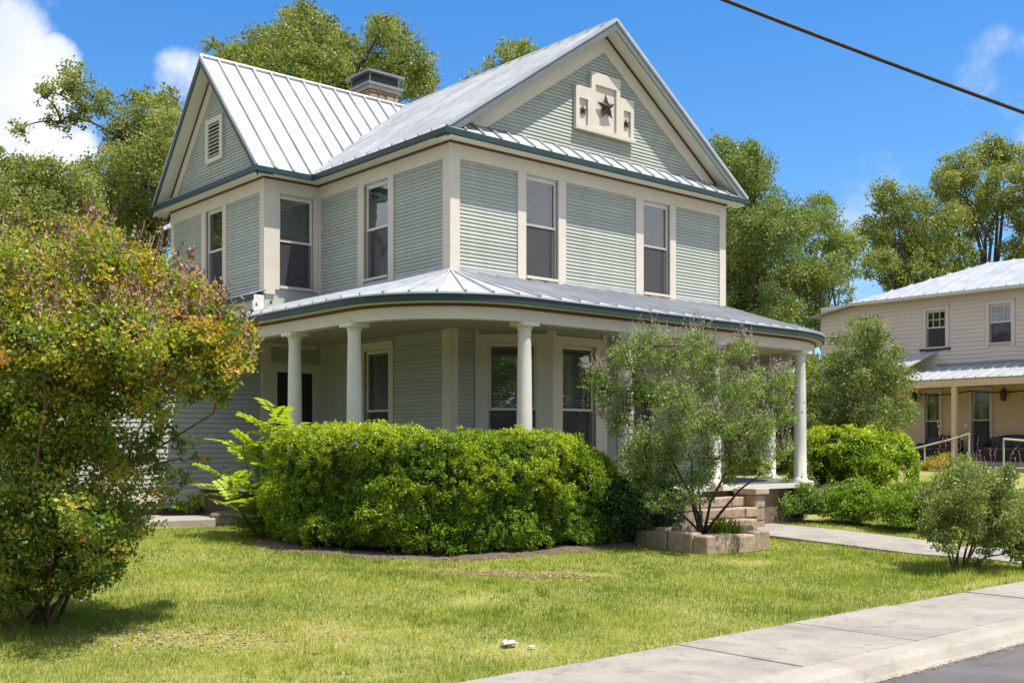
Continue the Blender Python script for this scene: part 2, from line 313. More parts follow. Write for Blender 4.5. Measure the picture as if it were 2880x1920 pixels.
# value noise shared by the soil colour and the blades
_perm = rng.random((64, 64))
def vnoise(x, y, s):
    x = np.asarray(x) * s; y = np.asarray(y) * s; xi = np.floor(x).astype(int); yi = np.floor(y).astype(int); fx = x - xi; fy = y - yi
    fx = fx * fx * (3 - 2 * fx); fy = fy * fy * (3 - 2 * fy); P = lambda a, b: _perm[a % 64, b % 64]
    return (P(xi, yi) * (1 - fx) + P(xi + 1, yi) * fx) * (1 - fy) + (P(xi, yi + 1) * (1 - fx) + P(xi + 1, yi + 1) * fx) * fy
DRY = [(-3.0, -5.15, 1.1, 0.22, -0.72), (-2.1, -5.75, 0.5, 0.18, -0.72), (-8.1, -6.6, 1.3, 0.4, -0.72), (-6.6, -7.1, 0.7, 0.3, -0.72), (-5.75, -8.55, 0.5, 0.28, -0.4), (0.9, -6.1, 0.7, 0.25, -0.5), (-4.7, -6.4, 0.6, 0.25, 0.3), (2.6, -9.0, 2.0, 0.15, 0)]
def dryness(x, y):
    d = np.zeros_like(np.asarray(x, float))
    for cx, cy, a, b, th in DRY:
        u = (x - cx) * math.cos(th) + (y - cy) * math.sin(th); w = -(x - cx) * math.sin(th) + (y - cy) * math.cos(th)
        d = np.maximum(d, np.exp(-((u / a) ** 2 + (w / b) ** 2)))
    return d
def ground_mat():
    m, nt, N, L = nodes('ground'); out = N('ShaderNodeOutputMaterial'); b = N('ShaderNodeBsdfPrincipled'); geo = N('ShaderNodeNewGeometry')
    n = N('ShaderNodeTexNoise'); n.inputs['Scale'].default_value = 0.8; n.inputs['Detail'].default_value = 8; n.inputs['Roughness'].default_value = 0.65; L(geo.outputs['Position'], n.inputs['Vector'])
    cr = N('ShaderNodeValToRGB'); L(n.outputs['Fac'], cr.inputs['Fac']); e = cr.color_ramp.elements
    e[0].position = 0.35; e[0].color = (0.21, 0.215, 0.05, 1); e[1].position = 0.68; e[1].color = (0.31, 0.29, 0.11, 1)
    f = N('ShaderNodeTexNoise'); f.inputs['Scale'].default_value = 45; f.inputs['Detail'].default_value = 5; L(geo.outputs['Position'], f.inputs['Vector'])
    mr = N('ShaderNodeMapRange'); mr.inputs['From Min'].default_value = 0.3; mr.inputs['From Max'].default_value = 0.7; mr.inputs['To Min'].default_value = 0.6; mr.inputs['To Max'].default_value = 1.25; L(f.outputs['Fac'], mr.inputs['Value'])
    sc = N('ShaderNodeVectorMath'); sc.operation = 'SCALE'; L(cr.outputs[0], sc.inputs[0]); L(mr.outputs[0], sc.inputs['Scale'])
    L(sc.outputs[0], b.inputs['Base Color']); b.inputs['Roughness'].default_value = 0.95; b.inputs['Specular IOR Level'].default_value = 0.1
    bp = N('ShaderNodeBump'); bp.inputs['Strength'].default_value = 0.6; bp.inputs['Distance'].default_value = 0.03; L(f.outputs['Fac'], bp.inputs['Height']); L(bp.outputs[0], b.inputs['Normal'])
    L(b.outputs[0], out.inputs['Surface']); MAT['ground'] = m
ground_mat()
tag(grid_object('ground', gx, gy, MAT['ground'], ground_z), kind='structure')
rd = MB()
for i in range(60):
    x0 = -150 + 5 * i; rd.add([(x0, -23, 0), (x0 + 5, -23, 0), (x0 + 5, -17, 0.06), (x0, -17, 0.06), (x0 + 5, -10.93, 0), (x0, -10.93, 0)], [(0, 1, 2, 3), (3, 2, 4, 5)])
tag(rd.build('road', MAT['asphalt']), kind='structure')
kb = MB(); prof = [(-11.07, -0.1), (-11.07, 0.006), (-10.99, 0.022), (-10.94, 0.09), (-10.86, 0.125), (-10.64, 0.128), (-10.64, -0.1)]
xs_ = list(np.arange(-60, 60.1, 3.0))
for i, x in enumerate(xs_):
    base = i * len(prof); wob = 0.012 * math.sin(i * 1.9)
    kb.v += [(x, y + wob, z) for y, z in prof]
    if i: kb.f += [(base - len(prof) + k, base + k, base + k + 1, base - len(prof) + k + 1) for k in range(len(prof) - 1)]
tag(kb.build('kerb', MAT['kerb']), kind='structure')
# pavement: a bed with separate slabs on it
bed = MB().box(-60, 60, -10.638, -9.24, -0.1, 0.085).build('sidewalk', MAT['kerb']); tag(bed, kind='structure')
x = -6.32 - 1.9 * 10
k = 0
while x < 34:
    dz = 0.006 * math.sin(k * 2.3); m = MB().box(x + 0.007, x + 1.893, -10.63, -9.22 + 0.012 * math.sin(k * 1.7), 0.06, 0.128 + dz)
    bevel(m.build('slab', MAT['concrete'], bed), 0.008, 2); x += 1.9; k += 1
# front path to the steps
PL = lambda y: 3.55 + (5.1 - 3.55) * (-3.6 - y) / 5.63
PR = lambda y: 5.75 + (6.95 - 5.75) * (-3.6 - y) / 5.63
fp = MB().hexa([(PL(-9.235), -9.235, -.05), (PR(-9.235), -9.235, -.05), (PR(-3.1), -3.1, 0.2), (PL(-3.1), -3.1, 0.2), (PL(-9.235), -9.235, 0.05), (PR(-9.235), -9.235, 0.05), (PR(-3.1), -3.1, 0.36), (PL(-3.1), -3.1, 0.36)]).build('front_path', MAT['concrete']); tag(fp, kind='structure')
yy = -9.23; k = 0
while yy < -3.3:
    y1 = min(yy + 1.22, -3.1); z0, z1 = float(ground_z(5, yy)), float(ground_z(5, y1)); o = 0.05; g = .008
    MB().hexa([(PL(yy), yy + g, z0 - .1), (PR(yy), yy + g, z0 - .1), (PR(y1), y1 - g, z1 - .1), (PL(y1), y1 - g, z1 - .1), (PL(yy), yy + g, z0 + o), (PR(yy), yy + g, z0 + o), (PR(y1), y1 - g, z1 + o), (PL(y1), y1 - g, z1 + o)]).build('slab', MAT['concrete'], fp)
    yy = y1; k += 1
sp = MB().prism([(-3.75, 1.95), (-3.3, 2.9), (-6.2, 4.3), (-9.0, 4.6), (-9.0, 3.6), (-5.5, 2.2)], 0.45, 0.74).build('side_path', MAT['concrete']); tag(sp, kind='structure'); bevel(sp, 0.02)
# mulch bed round the hedge
HEDGE = [(-4.00, -1.40), (-3.92, -1.95), (-3.65, -2.55), (-3.15, -3.1), (-2.45, -3.42), (-1.5, -3.55), (-0.6, -3.52), (0.3, -3.38)]
def dist_poly(x, y, P):
    x = np.asarray(x, float); y = np.asarray(y, float); d = np.full(x.shape, 1e9)
    for (x0, y0), (x1, y1) in zip(P[:-1], P[1:]):
        dx, dy = x1 - x0, y1 - y0; t = np.clip(((x - x0) * dx + (y - y0) * dy) / (dx * dx + dy * dy), 0, 1)
        d = np.minimum(d, np.hypot(x - x0 - t * dx, y - y0 - t * dy))
    return d
BED = HEDGE + [(0.7, -3.3), (1.6, -3.3), (2.6, -3.3)]
def bed_mesh():
    xs = np.arange(-5.2, 3.7, 0.1); ys = np.arange(-4.9, 0.4, 0.1); X, Y = np.meshgrid(xs, ys)
    D = dist_poly(X, Y, BED) + 0.12 * (vnoise(X, Y, 2.0) - 0.5); Z = ground_z(X, Y) + 0.035 - sstep(0.55, 0.8, D) * 0.08 + 0.02 * vnoise(X, Y, 7)
    v = np.stack([X.ravel(), Y.ravel(), Z.ravel()], 1); nx = len(xs); i = (np.arange(nx - 1)[None, :] + nx * np.arange(len(ys) - 1)[:, None]).ravel()
    q = np.stack([i, i + 1, i + nx + 1, i + nx], 1); keep = D.ravel()[q].min(1) < 0.85; me = bpy.data.meshes.new('mulch_bed'); fast_mesh(me, v, q[keep]); me.materials.append(MAT['mulch']); return tag(link('mulch_bed', me), kind='structure')
bed_mesh()

# ------------------------------------------------------------------ main house
HW = 8.09; YI = 4.69; WX = -1.316; YL = 9.28
ZP = 5.30
HB = thing('house', 'two storey sage green clapboard house with cream trim, metal roof and rounded wraparound porch', 'house', (4.0, 4.0, 0.55))
FR = Frame(0, 0, 1, 0, 0, -1); LF = Frame(0, 0, 0, 1, -1, 0); WF = Frame(0, YI, 1, 0, 0, -1); WG = Frame(WX, 0, 0, 1, -1, 0)
s2 = math.sqrt(0.5); BY = Frame(0.593, 0, s2, -s2, -s2, -s2); BF = Frame(0, -1.03, 1, 0, 0, -1); BR = Frame(3.04, -1.03, s2, s2, s2, -s2)
PITCH = 0.0725
def wall(frame, a0, a1, z0, z1, holes=(), name='wall', mat='sage', t=0.1):
    mb = MB(); a = a0
    for h0, h1, y0, y1 in sorted(holes):
        if h0 > a + 1e-4: frame.box(mb, a, h0, -t, 0, z0, z1)
        if y0 > z0 + 1e-4: frame.box(mb, h0, h1, -t, 0, z0, y0)
        if y1 < z1 - 1e-4: frame.box(mb, h0, h1, -t, 0, y1, z1)
        a = h1
    if a1 > a + 1e-4: frame.box(mb, a, a1, -t, 0, z0, z1)
    return mb.build(name, MAT[mat], HB)
_board_cache = {}
def board_mesh(frame, a0, a1, z0, z1, a0t=None, a1t=None):
    a0t = a0 if a0t is None else a0t; a1t = a1 if a1t is None else a1t; mb = MB()
    P = frame.p
    g = .009; k = g / max(1e-6, z1 - z0); b0, b1 = a0 + (a0t - a0) * k, a1 + (a1t - a1) * k
    return mb.hexa([P(b0, .024, z0 + g), P(b1, .024, z0 + g), P(b1, 0.002, z0 + g), P(b0, 0.002, z0 + g), P(a0t, .007, z1), P(a1t, .007, z1), P(a1t, 0.002, z1), P(a0t, 0.002, z1)])
def boards(parent, frame, a0, a1, z0, z1, mat='sage', single=True, pitch=PITCH):
    n = max(1, round((z1 - z0) / pitch)); h = (z1 - z0) / n
    if single:
        me = board_mesh(frame, a0, a1, 0, h + 0.004).mesh('siding_board', MAT[mat])
        for i in range(n):
            o = link('siding_board', me, parent); o.location.z += z0 + i * h
    else:
        mb = MB()
        for i in range(n):
            b = board_mesh(frame, a0, a1, z0 + i * h, z0 + (i + 1) * h + 0.004); mb.add(b.v, b.f)
        tag(mb.build('siding', MAT[mat], parent), kind='stuff')
def gable_boards(parent, frame, ac, half, z0, zt, slope):
    n = int((zt - z0) / PITCH)
    for i in range(n):
        za, zb = z0 + i * PITCH, z0 + (i + 1) * PITCH + 0.004
        w0 = (zt - za) / slope; w1 = max(0.01, (zt - zb) / slope)
        board_mesh(frame, ac - w0, ac + w0, za, zb, ac - w1, ac + w1).build('siding_board', MAT['sage'], parent)
def sheet(frame, a0, a1, o, z0, z1):
    P = [frame.p(a0, o, z0), frame.p(a1, o, z0), frame.p(a1, o, z1), frame.p(a0, o, z1)]
    if frame.a[1] * frame.n[0] - frame.a[0] * frame.n[1] < 0: P.reverse()
    return MB().add(P, [(0, 1, 2, 3)])
def window(frame, a0, a1, z0, z1, zm, cw0=0.21, cw1=0.21, ztop=None, zbot=None, head=0.0, kind='blind', light=True):
    c = MB(); ztop = ztop or z1; zbot = zbot or z0 - 0.08
    frame.box(c, a0 - cw0, a0, -0.02, 0.045, zbot, ztop); frame.box(c, a1, a1 + cw1, -0.02, 0.045, zbot, ztop)
    if head: frame.box(c, a0 - cw0, a1 + cw1, -0.02, 0.052, z1, z1 + head)
    frame.box(c, a0, a1, -0.14, 0.075, z0 - 0.05, z0)
    frame.box(c, a0, a0 + 0.02, -0.14, -0.02, z0, z1); frame.box(c, a1 - 0.02, a1, -0.14, -0.02, z0, z1); frame.box(c, a0 + 0.02, a1 - 0.02, -0.14, -0.02, z1 - 0.02, z1)
    w = c.build('window', MAT['cream'], HB)
    for (y0, y1, o0, o1, nm) in ((zm, z1 - 0.02, -0.075, -0.035, 'upper_sash'), (z0, zm + 0.045, -0.115, -0.08, 'lower_sash')):
        s = MB(); b0, b1 = a0 + 0.02, a1 - 0.02
        frame.box(s, b0, b0 + 0.035, o0, o1, y0, y1); frame.box(s, b1 - 0.035, b1, o0, o1, y0, y1)
        frame.box(s, b0 + 0.035, b1 - 0.035, o0, o1, y0, y0 + 0.045); frame.box(s, b0 + 0.035, b1 - 0.035, o0, o1, y1 - 0.045, y1)
        s.build(nm, MAT['white'], w)
        g = sheet(frame, b0 + .035, b1 - .035, (o0 + o1) / 2, y0 + .045, y1 - .045)
        g.build('pane', MAT['glass'], w)
    q = sheet(frame, a0 + .02, a1 - .02, -.055, z0, zm + .01); q.build('insect_screen', MAT['screen'], w)
    if kind == 'blind':
        b = MB(); z = z1 - 0.10; frame.box(b, a0 + .04, a1 - .04, -.20, -.15, z1 - 0.09, z1 - 0.03)
        while z > z0 + 0.06:
            P = frame.p; b.add([P(a0 + .05, -.155, z - .018), P(a1 - .05, -.155, z - .018), P(a1 - .05, -.195, z + .018), P(a0 + .05, -.195, z + .018)], [(0, 1, 2, 3)]); z -= 0.052
        for a in (a0 + 0.18, a1 - 0.18): frame.box(b, a - .004, a + .004, -.152, -.148, z0 + .06, z1 - .09)
        b.build('blind', MAT['blind'], w)
    elif kind == 'curtain':
        b = MB(); n = 26
        for i in range(n):
            u0 = a0 + 0.03 + (a1 - a0 - 0.06) * i / n; u1 = a0 + 0.03 + (a1 - a0 - 0.06) * (i + 1) / n; P = frame.p
            f0 = -.25 + .03 * math.sin(i * 1.5); f1 = -.25 + .03 * math.sin((i + 1) * 1.5); b.add([P(u0, f0, z0 - .1), P(u1, f1, z0 - .1), P(u1, f1, z1 + .1), P(u0, f0, z1 + .1)], [(0, 1, 2, 3)])
        b.build('curtain', MAT['curtain'], w)
    return w
# --- upper storey
UZ0, UZ1 = 5.385, 7.37
fw1, fw2 = (1.848, 2.726, UZ0, UZ1), (5.273, 6.154, UZ0, UZ1)
w = wall(FR, 0.0, HW, 4.0, 7.75, [fw1, fw2], name='front_wall')
boards(w, FR, 0.185, 1.634, 5.37, 7.40); boards(w, FR, 2.935, 5.034, 5.37, 7.40); boards(w, FR, 6.347, 7.905, 5.37, 7.40)
window(FR, *fw1, 6.40, 0.214, 0.209, 7.40, 5.26); window(FR, *fw2, 6.40, 0.239, 0.193, 7.40, 5.26)
lw_ = (1.989, 2.875, 5.45, 7.37)
w = wall(LF, 0.1, YI, 4.0, 7.75, [lw_], name='side_wall')
boards(w, LF, 0.19, 1.803, 5.37, 7.40); boards(w, LF, 3.089, 4.585, 5.37, 7.40)
window(LF, *lw_, 6.44, 0.186, 0.214, 7.40, 5.30, kind='curtain')
ww = (-0.989, -0.159, 5.43, 7.37)
w = wall(WF, WX, 0.0, 4.0, 7.75, [ww], name='wing_front_wall')
window(WF, *ww, 6.39, 0.11, 0.13, 7.40, 5.35)
gw = (6.582, 7.444, 5.42, 7.40)
w = wall(WG, YI + 0.1, YL, 4.0, 7.75, [gw], name='wing_side_wall')
boards(w, WG, 4.845, 6.408, 5.34, 7.40); boards(w, WG, 7.648, 9.15, 5.34, 7.40)
window(WG, *gw, 6.45, 0.174, 0.204, 7.40, 5.3, kind='none')
wall(Frame(0, 12.2, 1, 0, 0, 1), 0, HW, 0.5, 8.0, name='rear_wall'); wall(Frame(HW, 0, 0, 1, 1, 0), 0.1, 12.1, 0.5, 7.75, name='far_wall'); wall(LF, YL, 12.1, 4.0, 7.75, name='side_wall'); wall(Frame(0, YL, 1, 0, 0, 1), WX, -0.1, 0.5, 7.75, name='wing_rear_wall')
# trim: corner boards, frieze, moulding
def trim(frame, a0, a1, o0, o1, z0, z1, name, mat='cream'):
    mb = MB(); frame.box(mb, a0, a1, o0, o1, z0, z1); return mb.build(name, MAT[mat], HB)
for fr, a0, a1 in ((FR, -0.045, 0.185), (FR, 7.905, HW + 0.045), (LF, 0.0, 0.19), (LF, 4.585, YI - 0.05), (WF, WX - 0.045, -1.10), (WG, YI, 4.845), (WG, 9.15, YL + 0.04)):
    trim(fr, a0, a1, 0.0, 0.045, 5.24, 7.40, 'corner_board')
trim(WF, -0.029, -0.047, 0.0, 0.045, 5.30, 7.40, 'corner_board')
for fr, a0, a1 in ((FR, -0.05, HW + 0.05), (LF, 0.0, YI - 0.05), (WF, WX - 0.05, -0.05), (WG, YI, YL + 0.05)):
    trim(fr, a0, a1, 0.0, 0.05, 7.40, 7.685, 'frieze_board'); trim(fr, a0 - (0.035 if fr in (FR, WF) else 0), a1, 0.05, 0.085, 7.66, 7.70, 'moulding', 'red')
for fr, a0, a1 in ((FR, 0.185, 1.63), (FR, 2.94, 5.03), (FR, 6.35, 7.9), (LF, 0.19, YI - .05)):
    trim(fr, a0, a1, 0.0, 0.03, 5.24, 5.37, 'flashing', 'metal_roof')
# --- roofs
SM, SW = 0.686, 1.105
EV = 0.40
def zmain(x): return 7.837 + SM * (min(x, 8.09 - x) + 0.358)
def zwing(y): return 7.837 + SW * (min(y, 13.97 - y) - 4.332)
def panel(pts, parent, seam=True, t=0.03, sh=0.06):
    # pts: eave0, eave1, top1, top0 ; the seam stands along eave0 -> top0
    P = [Vector(p) for p in pts]; Q = [p for i, p in enumerate(P) if (p - P[i - 1]).length > 1e-3]
    if len(Q) < 3: return
    mb = MB(); mb.slab(Q, t)
    if seam:
        e, tp = P[0], P[3]; d = tp - e
        if d.length > 0.05:
            n = (P[1] - P[0]).cross(P[3] - P[0]).normalized(); n = n if n.z > 0 else -n
            sd = d.cross(n).normalized() * 0.016; up = n * sh; lo = n * -0.005
            mb.hexa([e - sd + lo, e + sd + lo, tp + sd + lo, tp - sd + lo, e - sd + up, e + sd + up, tp + sd + up, tp - sd + up])
    return mb.build('roof_panel', MAT['metal_roof'], parent)
rf = MB(); rf.tube([(4.045, -EV, 10.865), (4.045, 12.5, 10.865)], 0.055, n=8); roof = rf.build('main_roof', MAT['metal_roof'], HB)
XV = lambda y: max(-EV, -0.358 + SW * (min(y, 13.97 - y) - 4.332) / SM) if 4.29 < y < 9.68 else -EV
y = -EV
while y < 12.4:
    y1 = y + 0.43
    if y < 4.29 < y1: y1 = 4.29
    if y < 6.985 < y1: y1 = 6.985
    xa, xb = min(4.0, XV(y)), min(4.0, XV(y1))
    panel([(xa, y, zmain(xa)), (xb, y1, zmain(xb)), (4.045, y1, zmain(4.045)), (4.045, y, zmain(4.045))], roof); y = y1
panel([(8.49, -EV, zmain(8.49)), (8.49, 12.4, zmain(8.49)), (4.045, 12.4, zmain(4.045)), (4.045, -EV, zmain(4.045))], roof)
rf = MB(); rf.tube([(WX - EV, 6.985, 10.785), (3.92, 6.985, 10.785)], 0.055, n=8); wroof = rf.build('wing_roof', MAT['metal_roof'], HB)
YV = lambda x: 4.332 + max(-0.042, SM * (x + 0.358) / SW)
x = WX - EV
while x < 3.88:
    x1 = min(x + 0.43, 3.92)
    if x < -0.4 < x1: x1 = -0.4
    ya, yb = (4.29 if x <= -0.4 else YV(x)), (4.29 if x1 <= -0.4 else YV(x1))
    panel([(x, ya, zwing(ya)), (x1, yb, zwing(yb)), (x1, 6.985, 10.768), (x, 6.985, 10.768)], wroof); x = x1
panel([(WX - EV, 9.68, zwing(9.68)), (-0.4, 9.68, zwing(9.68)), (3.92, 6.985, 10.768), (WX - EV, 6.985, 10.768)], wroof, seam=False)
# pent strips below the two gables
pr_ = MB(); pr_.box(0.1, HW - 0.1, 0.0, 0.02, 8.03, 8.11); pent = pr_.build('pent_roof', MAT['metal_grey'], HB)
x = -EV
while x < 8.48:
    x1 = min(x + 0.43, 8.49); ta, tb = min(max(x, 0.06), 8.03), min(max(x1, 0.06), 8.03)
    panel([(x, -EV - 0.02, 7.805), (x1, -EV - 0.02, 7.805), (tb, -0.02, 8.105), (ta, -0.02, 8.105)], pent, t=0.02, sh=0.04); x = x1
pr_ = MB(); pr_.box(WX, WX + 0.02, YI + 0.1, YL - 0.1, 8.0, 8.06); pent2 = pr_.build('pent_roof', MAT['metal_grey'], HB)
y = 4.29
while y < 9.66:
    y1 = min(y + 0.43, 9.68); ta, tb = min(max(y, 4.75), 9.22), min(max(y1, 4.75), 9.22)
    panel([(WX - EV - 0.02, y1, 7.805), (WX - EV - 0.02, y, 7.805), (WX - 0.02, ta, 8.06), (WX - 0.02, tb, 8.06)], pent2, t=0.02, sh=0.02, seam=False); y = y1
# gutters and soffits
G0 = 7.695; G1 = 7.80
def hb(x0, x1, y0, y1, z0, z1, name, mat): return MB().box(x0, x1, y0, y1, z0, z1).build(name, MAT[mat], HB)
hb(-0.445, 8.53, -0.445, -0.36, G0, G1, 'gutter', 'teal'); hb(-0.445, -0.36, -0.36, 4.245, G0, G1, 'gutter', 'teal')
hb(WX - 0.445, -0.36, 4.245, 4.33, G0, G1, 'gutter', 'teal'); hb(WX - 0.445, WX - 0.36, 4.33, 9.72, G0, G1, 'gutter', 'teal'); hb(8.45, 8.53, -0.36, 12.4, G0, G1, 'gutter', 'teal')
hb(-0.36, 8.45, -0.36, 0.0, 7.700, 7.715, 'soffit', 'soffit'); hb(-0.36, 0.0, 0.0, 4.33, 7.700, 7.715, 'soffit', 'soffit'); hb(WX - 0.36, 0.0, 4.33, YI, 7.700, 7.715, 'soffit', 'soffit'); hb(WX - 0.36, WX, YI, 9.70, 7.700, 7.715, 'soffit', 'soffit'); hb(HW, 8.45, 0, 12.4, 7.70, 7.715, 'soffit', 'soffit')
# --- front gable
gb = MB(); FR.poly(gb, [(-0.1, 7.76), (8.19, 7.76), (8.19, 7.92), (4.045, 10.70), (-0.1, 7.92)], -0.1, 0.0); gfw = gb.build('gable_wall', MAT['sage'], HB)
gable_boards(gfw, FR, 4.045, 3.1, 8.12, 10.31, 0.69)
def rake(frame, ac, zt_out, zt_in, slope_o, slope_i, zb, name='rake_board', mat='cream', o0=0.0, o1=0.05):
    for sgn in (-1, 1):
        mb = MB(); wo = (zt_out - zb) / slope_o; wi = (zt_in - zb) / slope_i
        pl = [(ac, zt_in), (ac + sgn * wi, zb), (ac + sgn * wo, zb), (ac, zt_out)]
        if sgn > 0: pl = pl[::-1]
        frame.poly(mb, pl, o0, o1); mb.build(name, MAT[mat], HB)
rake(FR, 4.045, 10.655, 10.30, 0.69, 0.685, 8.10)
rake(FR, 4.045, 10.675, 10.63, 0.69, 0.69, 8.06, 'moulding', 'red', 0.051, 0.075)
def rake_soffit(frame, ac, ztop, slope, half, drop, o1, mat_s, mat_f, lip):
    # sloping soffit under the roof overhang and the fascia at its outer edge
    for sgn in (-1, 1):
        mb = MB(); zb = ztop - slope * half
        mb.hexa([frame.p(ac, 0, ztop - drop), frame.p(ac + sgn * half, 0, zb - drop), frame.p(ac + sgn * half, o1 - .03, zb - drop), frame.p(ac, o1 - .03, ztop - drop)] + [frame.p(ac, 0, ztop - drop + .02), frame.p(ac + sgn * half, 0, zb - drop + .02), frame.p(ac + sgn * half, o1 - .03, zb - drop + .02), frame.p(ac, o1 - .03, ztop - drop + .02)])
        mb.build('rake_soffit', MAT[mat_s], HB)
        f = MB(); P = [(ac, ztop - drop - .02), (ac + sgn * half, zb - drop - .02), (ac + sgn * half, zb - lip), (ac, ztop - lip)]
        if sgn > 0: P = P[::-1]
        frame.poly(f, P, o1 - .03, o1); f.build('rake_fascia', MAT[mat_f], HB)
rake_soffit(FR, 4.045, 10.85, SM, 4.42, 0.165, EV - 0.01, 'soffit', 'rake_grey', 0.04)
# plaque with three stars
pq = MB()
def star_mb(cx, cz, r, depth, o0, rot=0.0):
    mb = MB(); pts = []
    for k in range(10):
        th = math.pi / 2 + rot + k * math.pi / 5; rr = r if k % 2 == 0 else r * 0.40; pts.append(FR.p(cx + rr * math.cos(th), o0, cz + rr * math.sin(th)))
    c = FR.p(cx, o0 + depth, cz); b = FR.p(cx, o0 - 0.004, cz); return mb.add(pts + [c, b], [(k, (k + 1) % 10, 10) for k in range(10)] + [((k + 1) % 10, k, 11) for k in range(10)])
FR.box(pq, 3.61, 4.475, 0.02, 0.055, 8.55, 9.80); FR.box(pq, 3.16, 3.608, 0.02, 0.055, 8.55, 9.43); FR.box(pq, 4.477, 4.90, 0.02, 0.055, 8.55, 9.43)
plq = pq.build('plaque', MAT['cream'], HB)
for a0, a1, z1, w0 in ((3.61, 4.475, 9.80, 0.12), (3.16, 3.608, 9.43, 0.10), (4.477, 4.90, 9.43, 0.10)):
    mb = MB(); FR.box(mb, a0, a0 + w0, 0.055, 0.105, 8.62, z1); FR.box(mb, a1 - w0, a1, 0.055, 0.105, 8.62, z1); FR.box(mb, a0 + w0, a1 - w0, 0.055, 0.105, z1 - 0.25, z1); mb.build('raised_border', MAT['cream'], plq)
mb = MB(); FR.box(mb, 3.14, 4.92, 0.055, 0.135, 8.53, 8.62); mb.build('ledge', MAT['cream'], plq)
star_mb(4.045, 9.13, 0.285, 0.10, 0.105, 0.1).build('star', MAT['rust'], plq); star_mb(3.39, 8.945, 0.125, 0.05, 0.07, 0.1).build('star', MAT['rust'], plq); star_mb(4.69, 8.92, 0.125, 0.05, 0.07, 0.1).build('star', MAT['rust'], plq)
# --- wing gable
gb = MB(); WG.poly(gb, [(9.66, 7.76), (9.66, 7.86), (6.985, 10.72), (4.31, 7.86), (4.31, 7.76)], -0.1, 0.0); gww = gb.build('gable_wall', MAT['sage'], HB)
gable_boards(gww, WG, 6.985, 2.0, 8.06, 10.25, 1.12)
rake(WG, 6.985, 10.57, 10.24, 1.105, 1.105, 8.04); rake(WG, 6.985, 10.59, 10.54, 1.105, 1.105, 8.02, 'moulding', 'red', 0.051, 0.075)
rake_soffit(WG, 6.985, 10.76, SW, 2.69, 0.165, EV - 0.01, 'soffit', 'teal', 0.04)
v = MB(); WG.box(v, 6.55, 6.69, 0.02, 0.07, 8.47, 9.47); WG.box(v, 7.26, 7.40, 0.02, 0.07, 8.47, 9.47); WG.box(v, 6.69, 7.26, 0.02, 0.07, 8.47, 8.57); WG.box(v, 6.69, 7.26, 0.02, 0.07, 9.35, 9.47); vent = v.build('gable_vent', MAT['cream'], HB)
v = MB(); WG.box(v, 6.69, 7.26, 0.012, 0.02, 8.57, 9.35); v.build('vent_back', MAT['dark_metal'], vent)
for i in range(9):
    z = 8.60 + i * 0.085; P = WG.p; mb = MB(); mb.hexa([P(6.69, .066, z), P(7.26, .066, z), P(7.26, .022, z + .035), P(6.69, .022, z + .035), P(6.69, .066, z + .016), P(7.26, .066, z + .016), P(7.26, .022, z + .051), P(6.69, .022, z + .051)]); mb.build('slat', MAT['cream'], vent)
# --- chimney
CX0, CX1, CY0, CY1 = 3.64, 4.57, 8.2, 9.12
ch = MB().box(CX0 + .04, CX1 - .04, CY0 + .04, CY1 - .04, 9.8, 11.5).build('chimney', MAT['brown_stone'], HB)
z = 10.5; r2 = random.Random(5)
while z < 11.45:
    h = min(r2.uniform(0.2, 0.3), 11.52 - z)
    for fr, L_ in ((Frame(CX0, CY0, 1, 0, 0, -1), CX1 - CX0), (Frame(CX0, CY0, 0, 1, -1, 0), CY1 - CY0)):
        a = 0.0
        while a < L_ - 0.05:
            wd = min(r2.uniform(0.2, 0.42), L_ - a)
            if L_ - a - wd < 0.12: wd = L_ - a
            mb = MB(); fr.box(mb, a + .006, a + wd - .006, -0.08, r2.uniform(0, 0.02), z + .006, z + h - .006); bevel(mb.build('stone', MAT['limestone'], ch), 0.02, 1); a += wd
    z += h
MB().box(CX0 - .05, CX1 + .05, CY0 - .05, CY1 + .05, 11.52, 11.62).build('cap_stone', MAT['stone_white'], ch)
MB().box(CX0 - .09, CX1 + .09, CY0 - .09, CY1 + .09, 11.62, 11.69).build('metal_tray', MAT['metal_grey'], ch)
mb = MB()
for px, py in ((CX0, CY0), (CX1 - .03, CY0), (CX0, CY1 - .03), (CX1 - .03, CY1 - .03)): mb.box(px, px + .03, py, py + .03, 11.69, 11.94)
mb.build('cap_post', MAT['metal_grey'], ch)
MB().box(CX0 + .035, CX1 - .035, CY0 + .035, CY1 - .035, 11.69, 11.94).build('spark_screen', MAT['dark_metal'], ch)
MB().box(CX0 - .12, CX1 + .12, CY0 - .12, CY1 + .12, 11.94, 12.0).build('metal_lid', MAT['metal_grey'], ch)
# --- interior
it = MB(); it.box(1.3, 7.0, 1.3, 11.0, 0.8, 7.6); it.box(0.1, 7.98, 0.11, 12.0, 4.38, 4.48); it.box(-1.2, 0.0, 5.9, 9.1, 4.9, 7.6); it.build('interior_partition', MAT['interior'], HB)
it = MB(); it.box(0.1, 7.98, 0.11, 12.0, 7.62, 7.68); it.box(-1.2, 0.0, 4.8, 9.2, 7.62, 7.68); it.build('ceiling', MAT['interior'], HB)

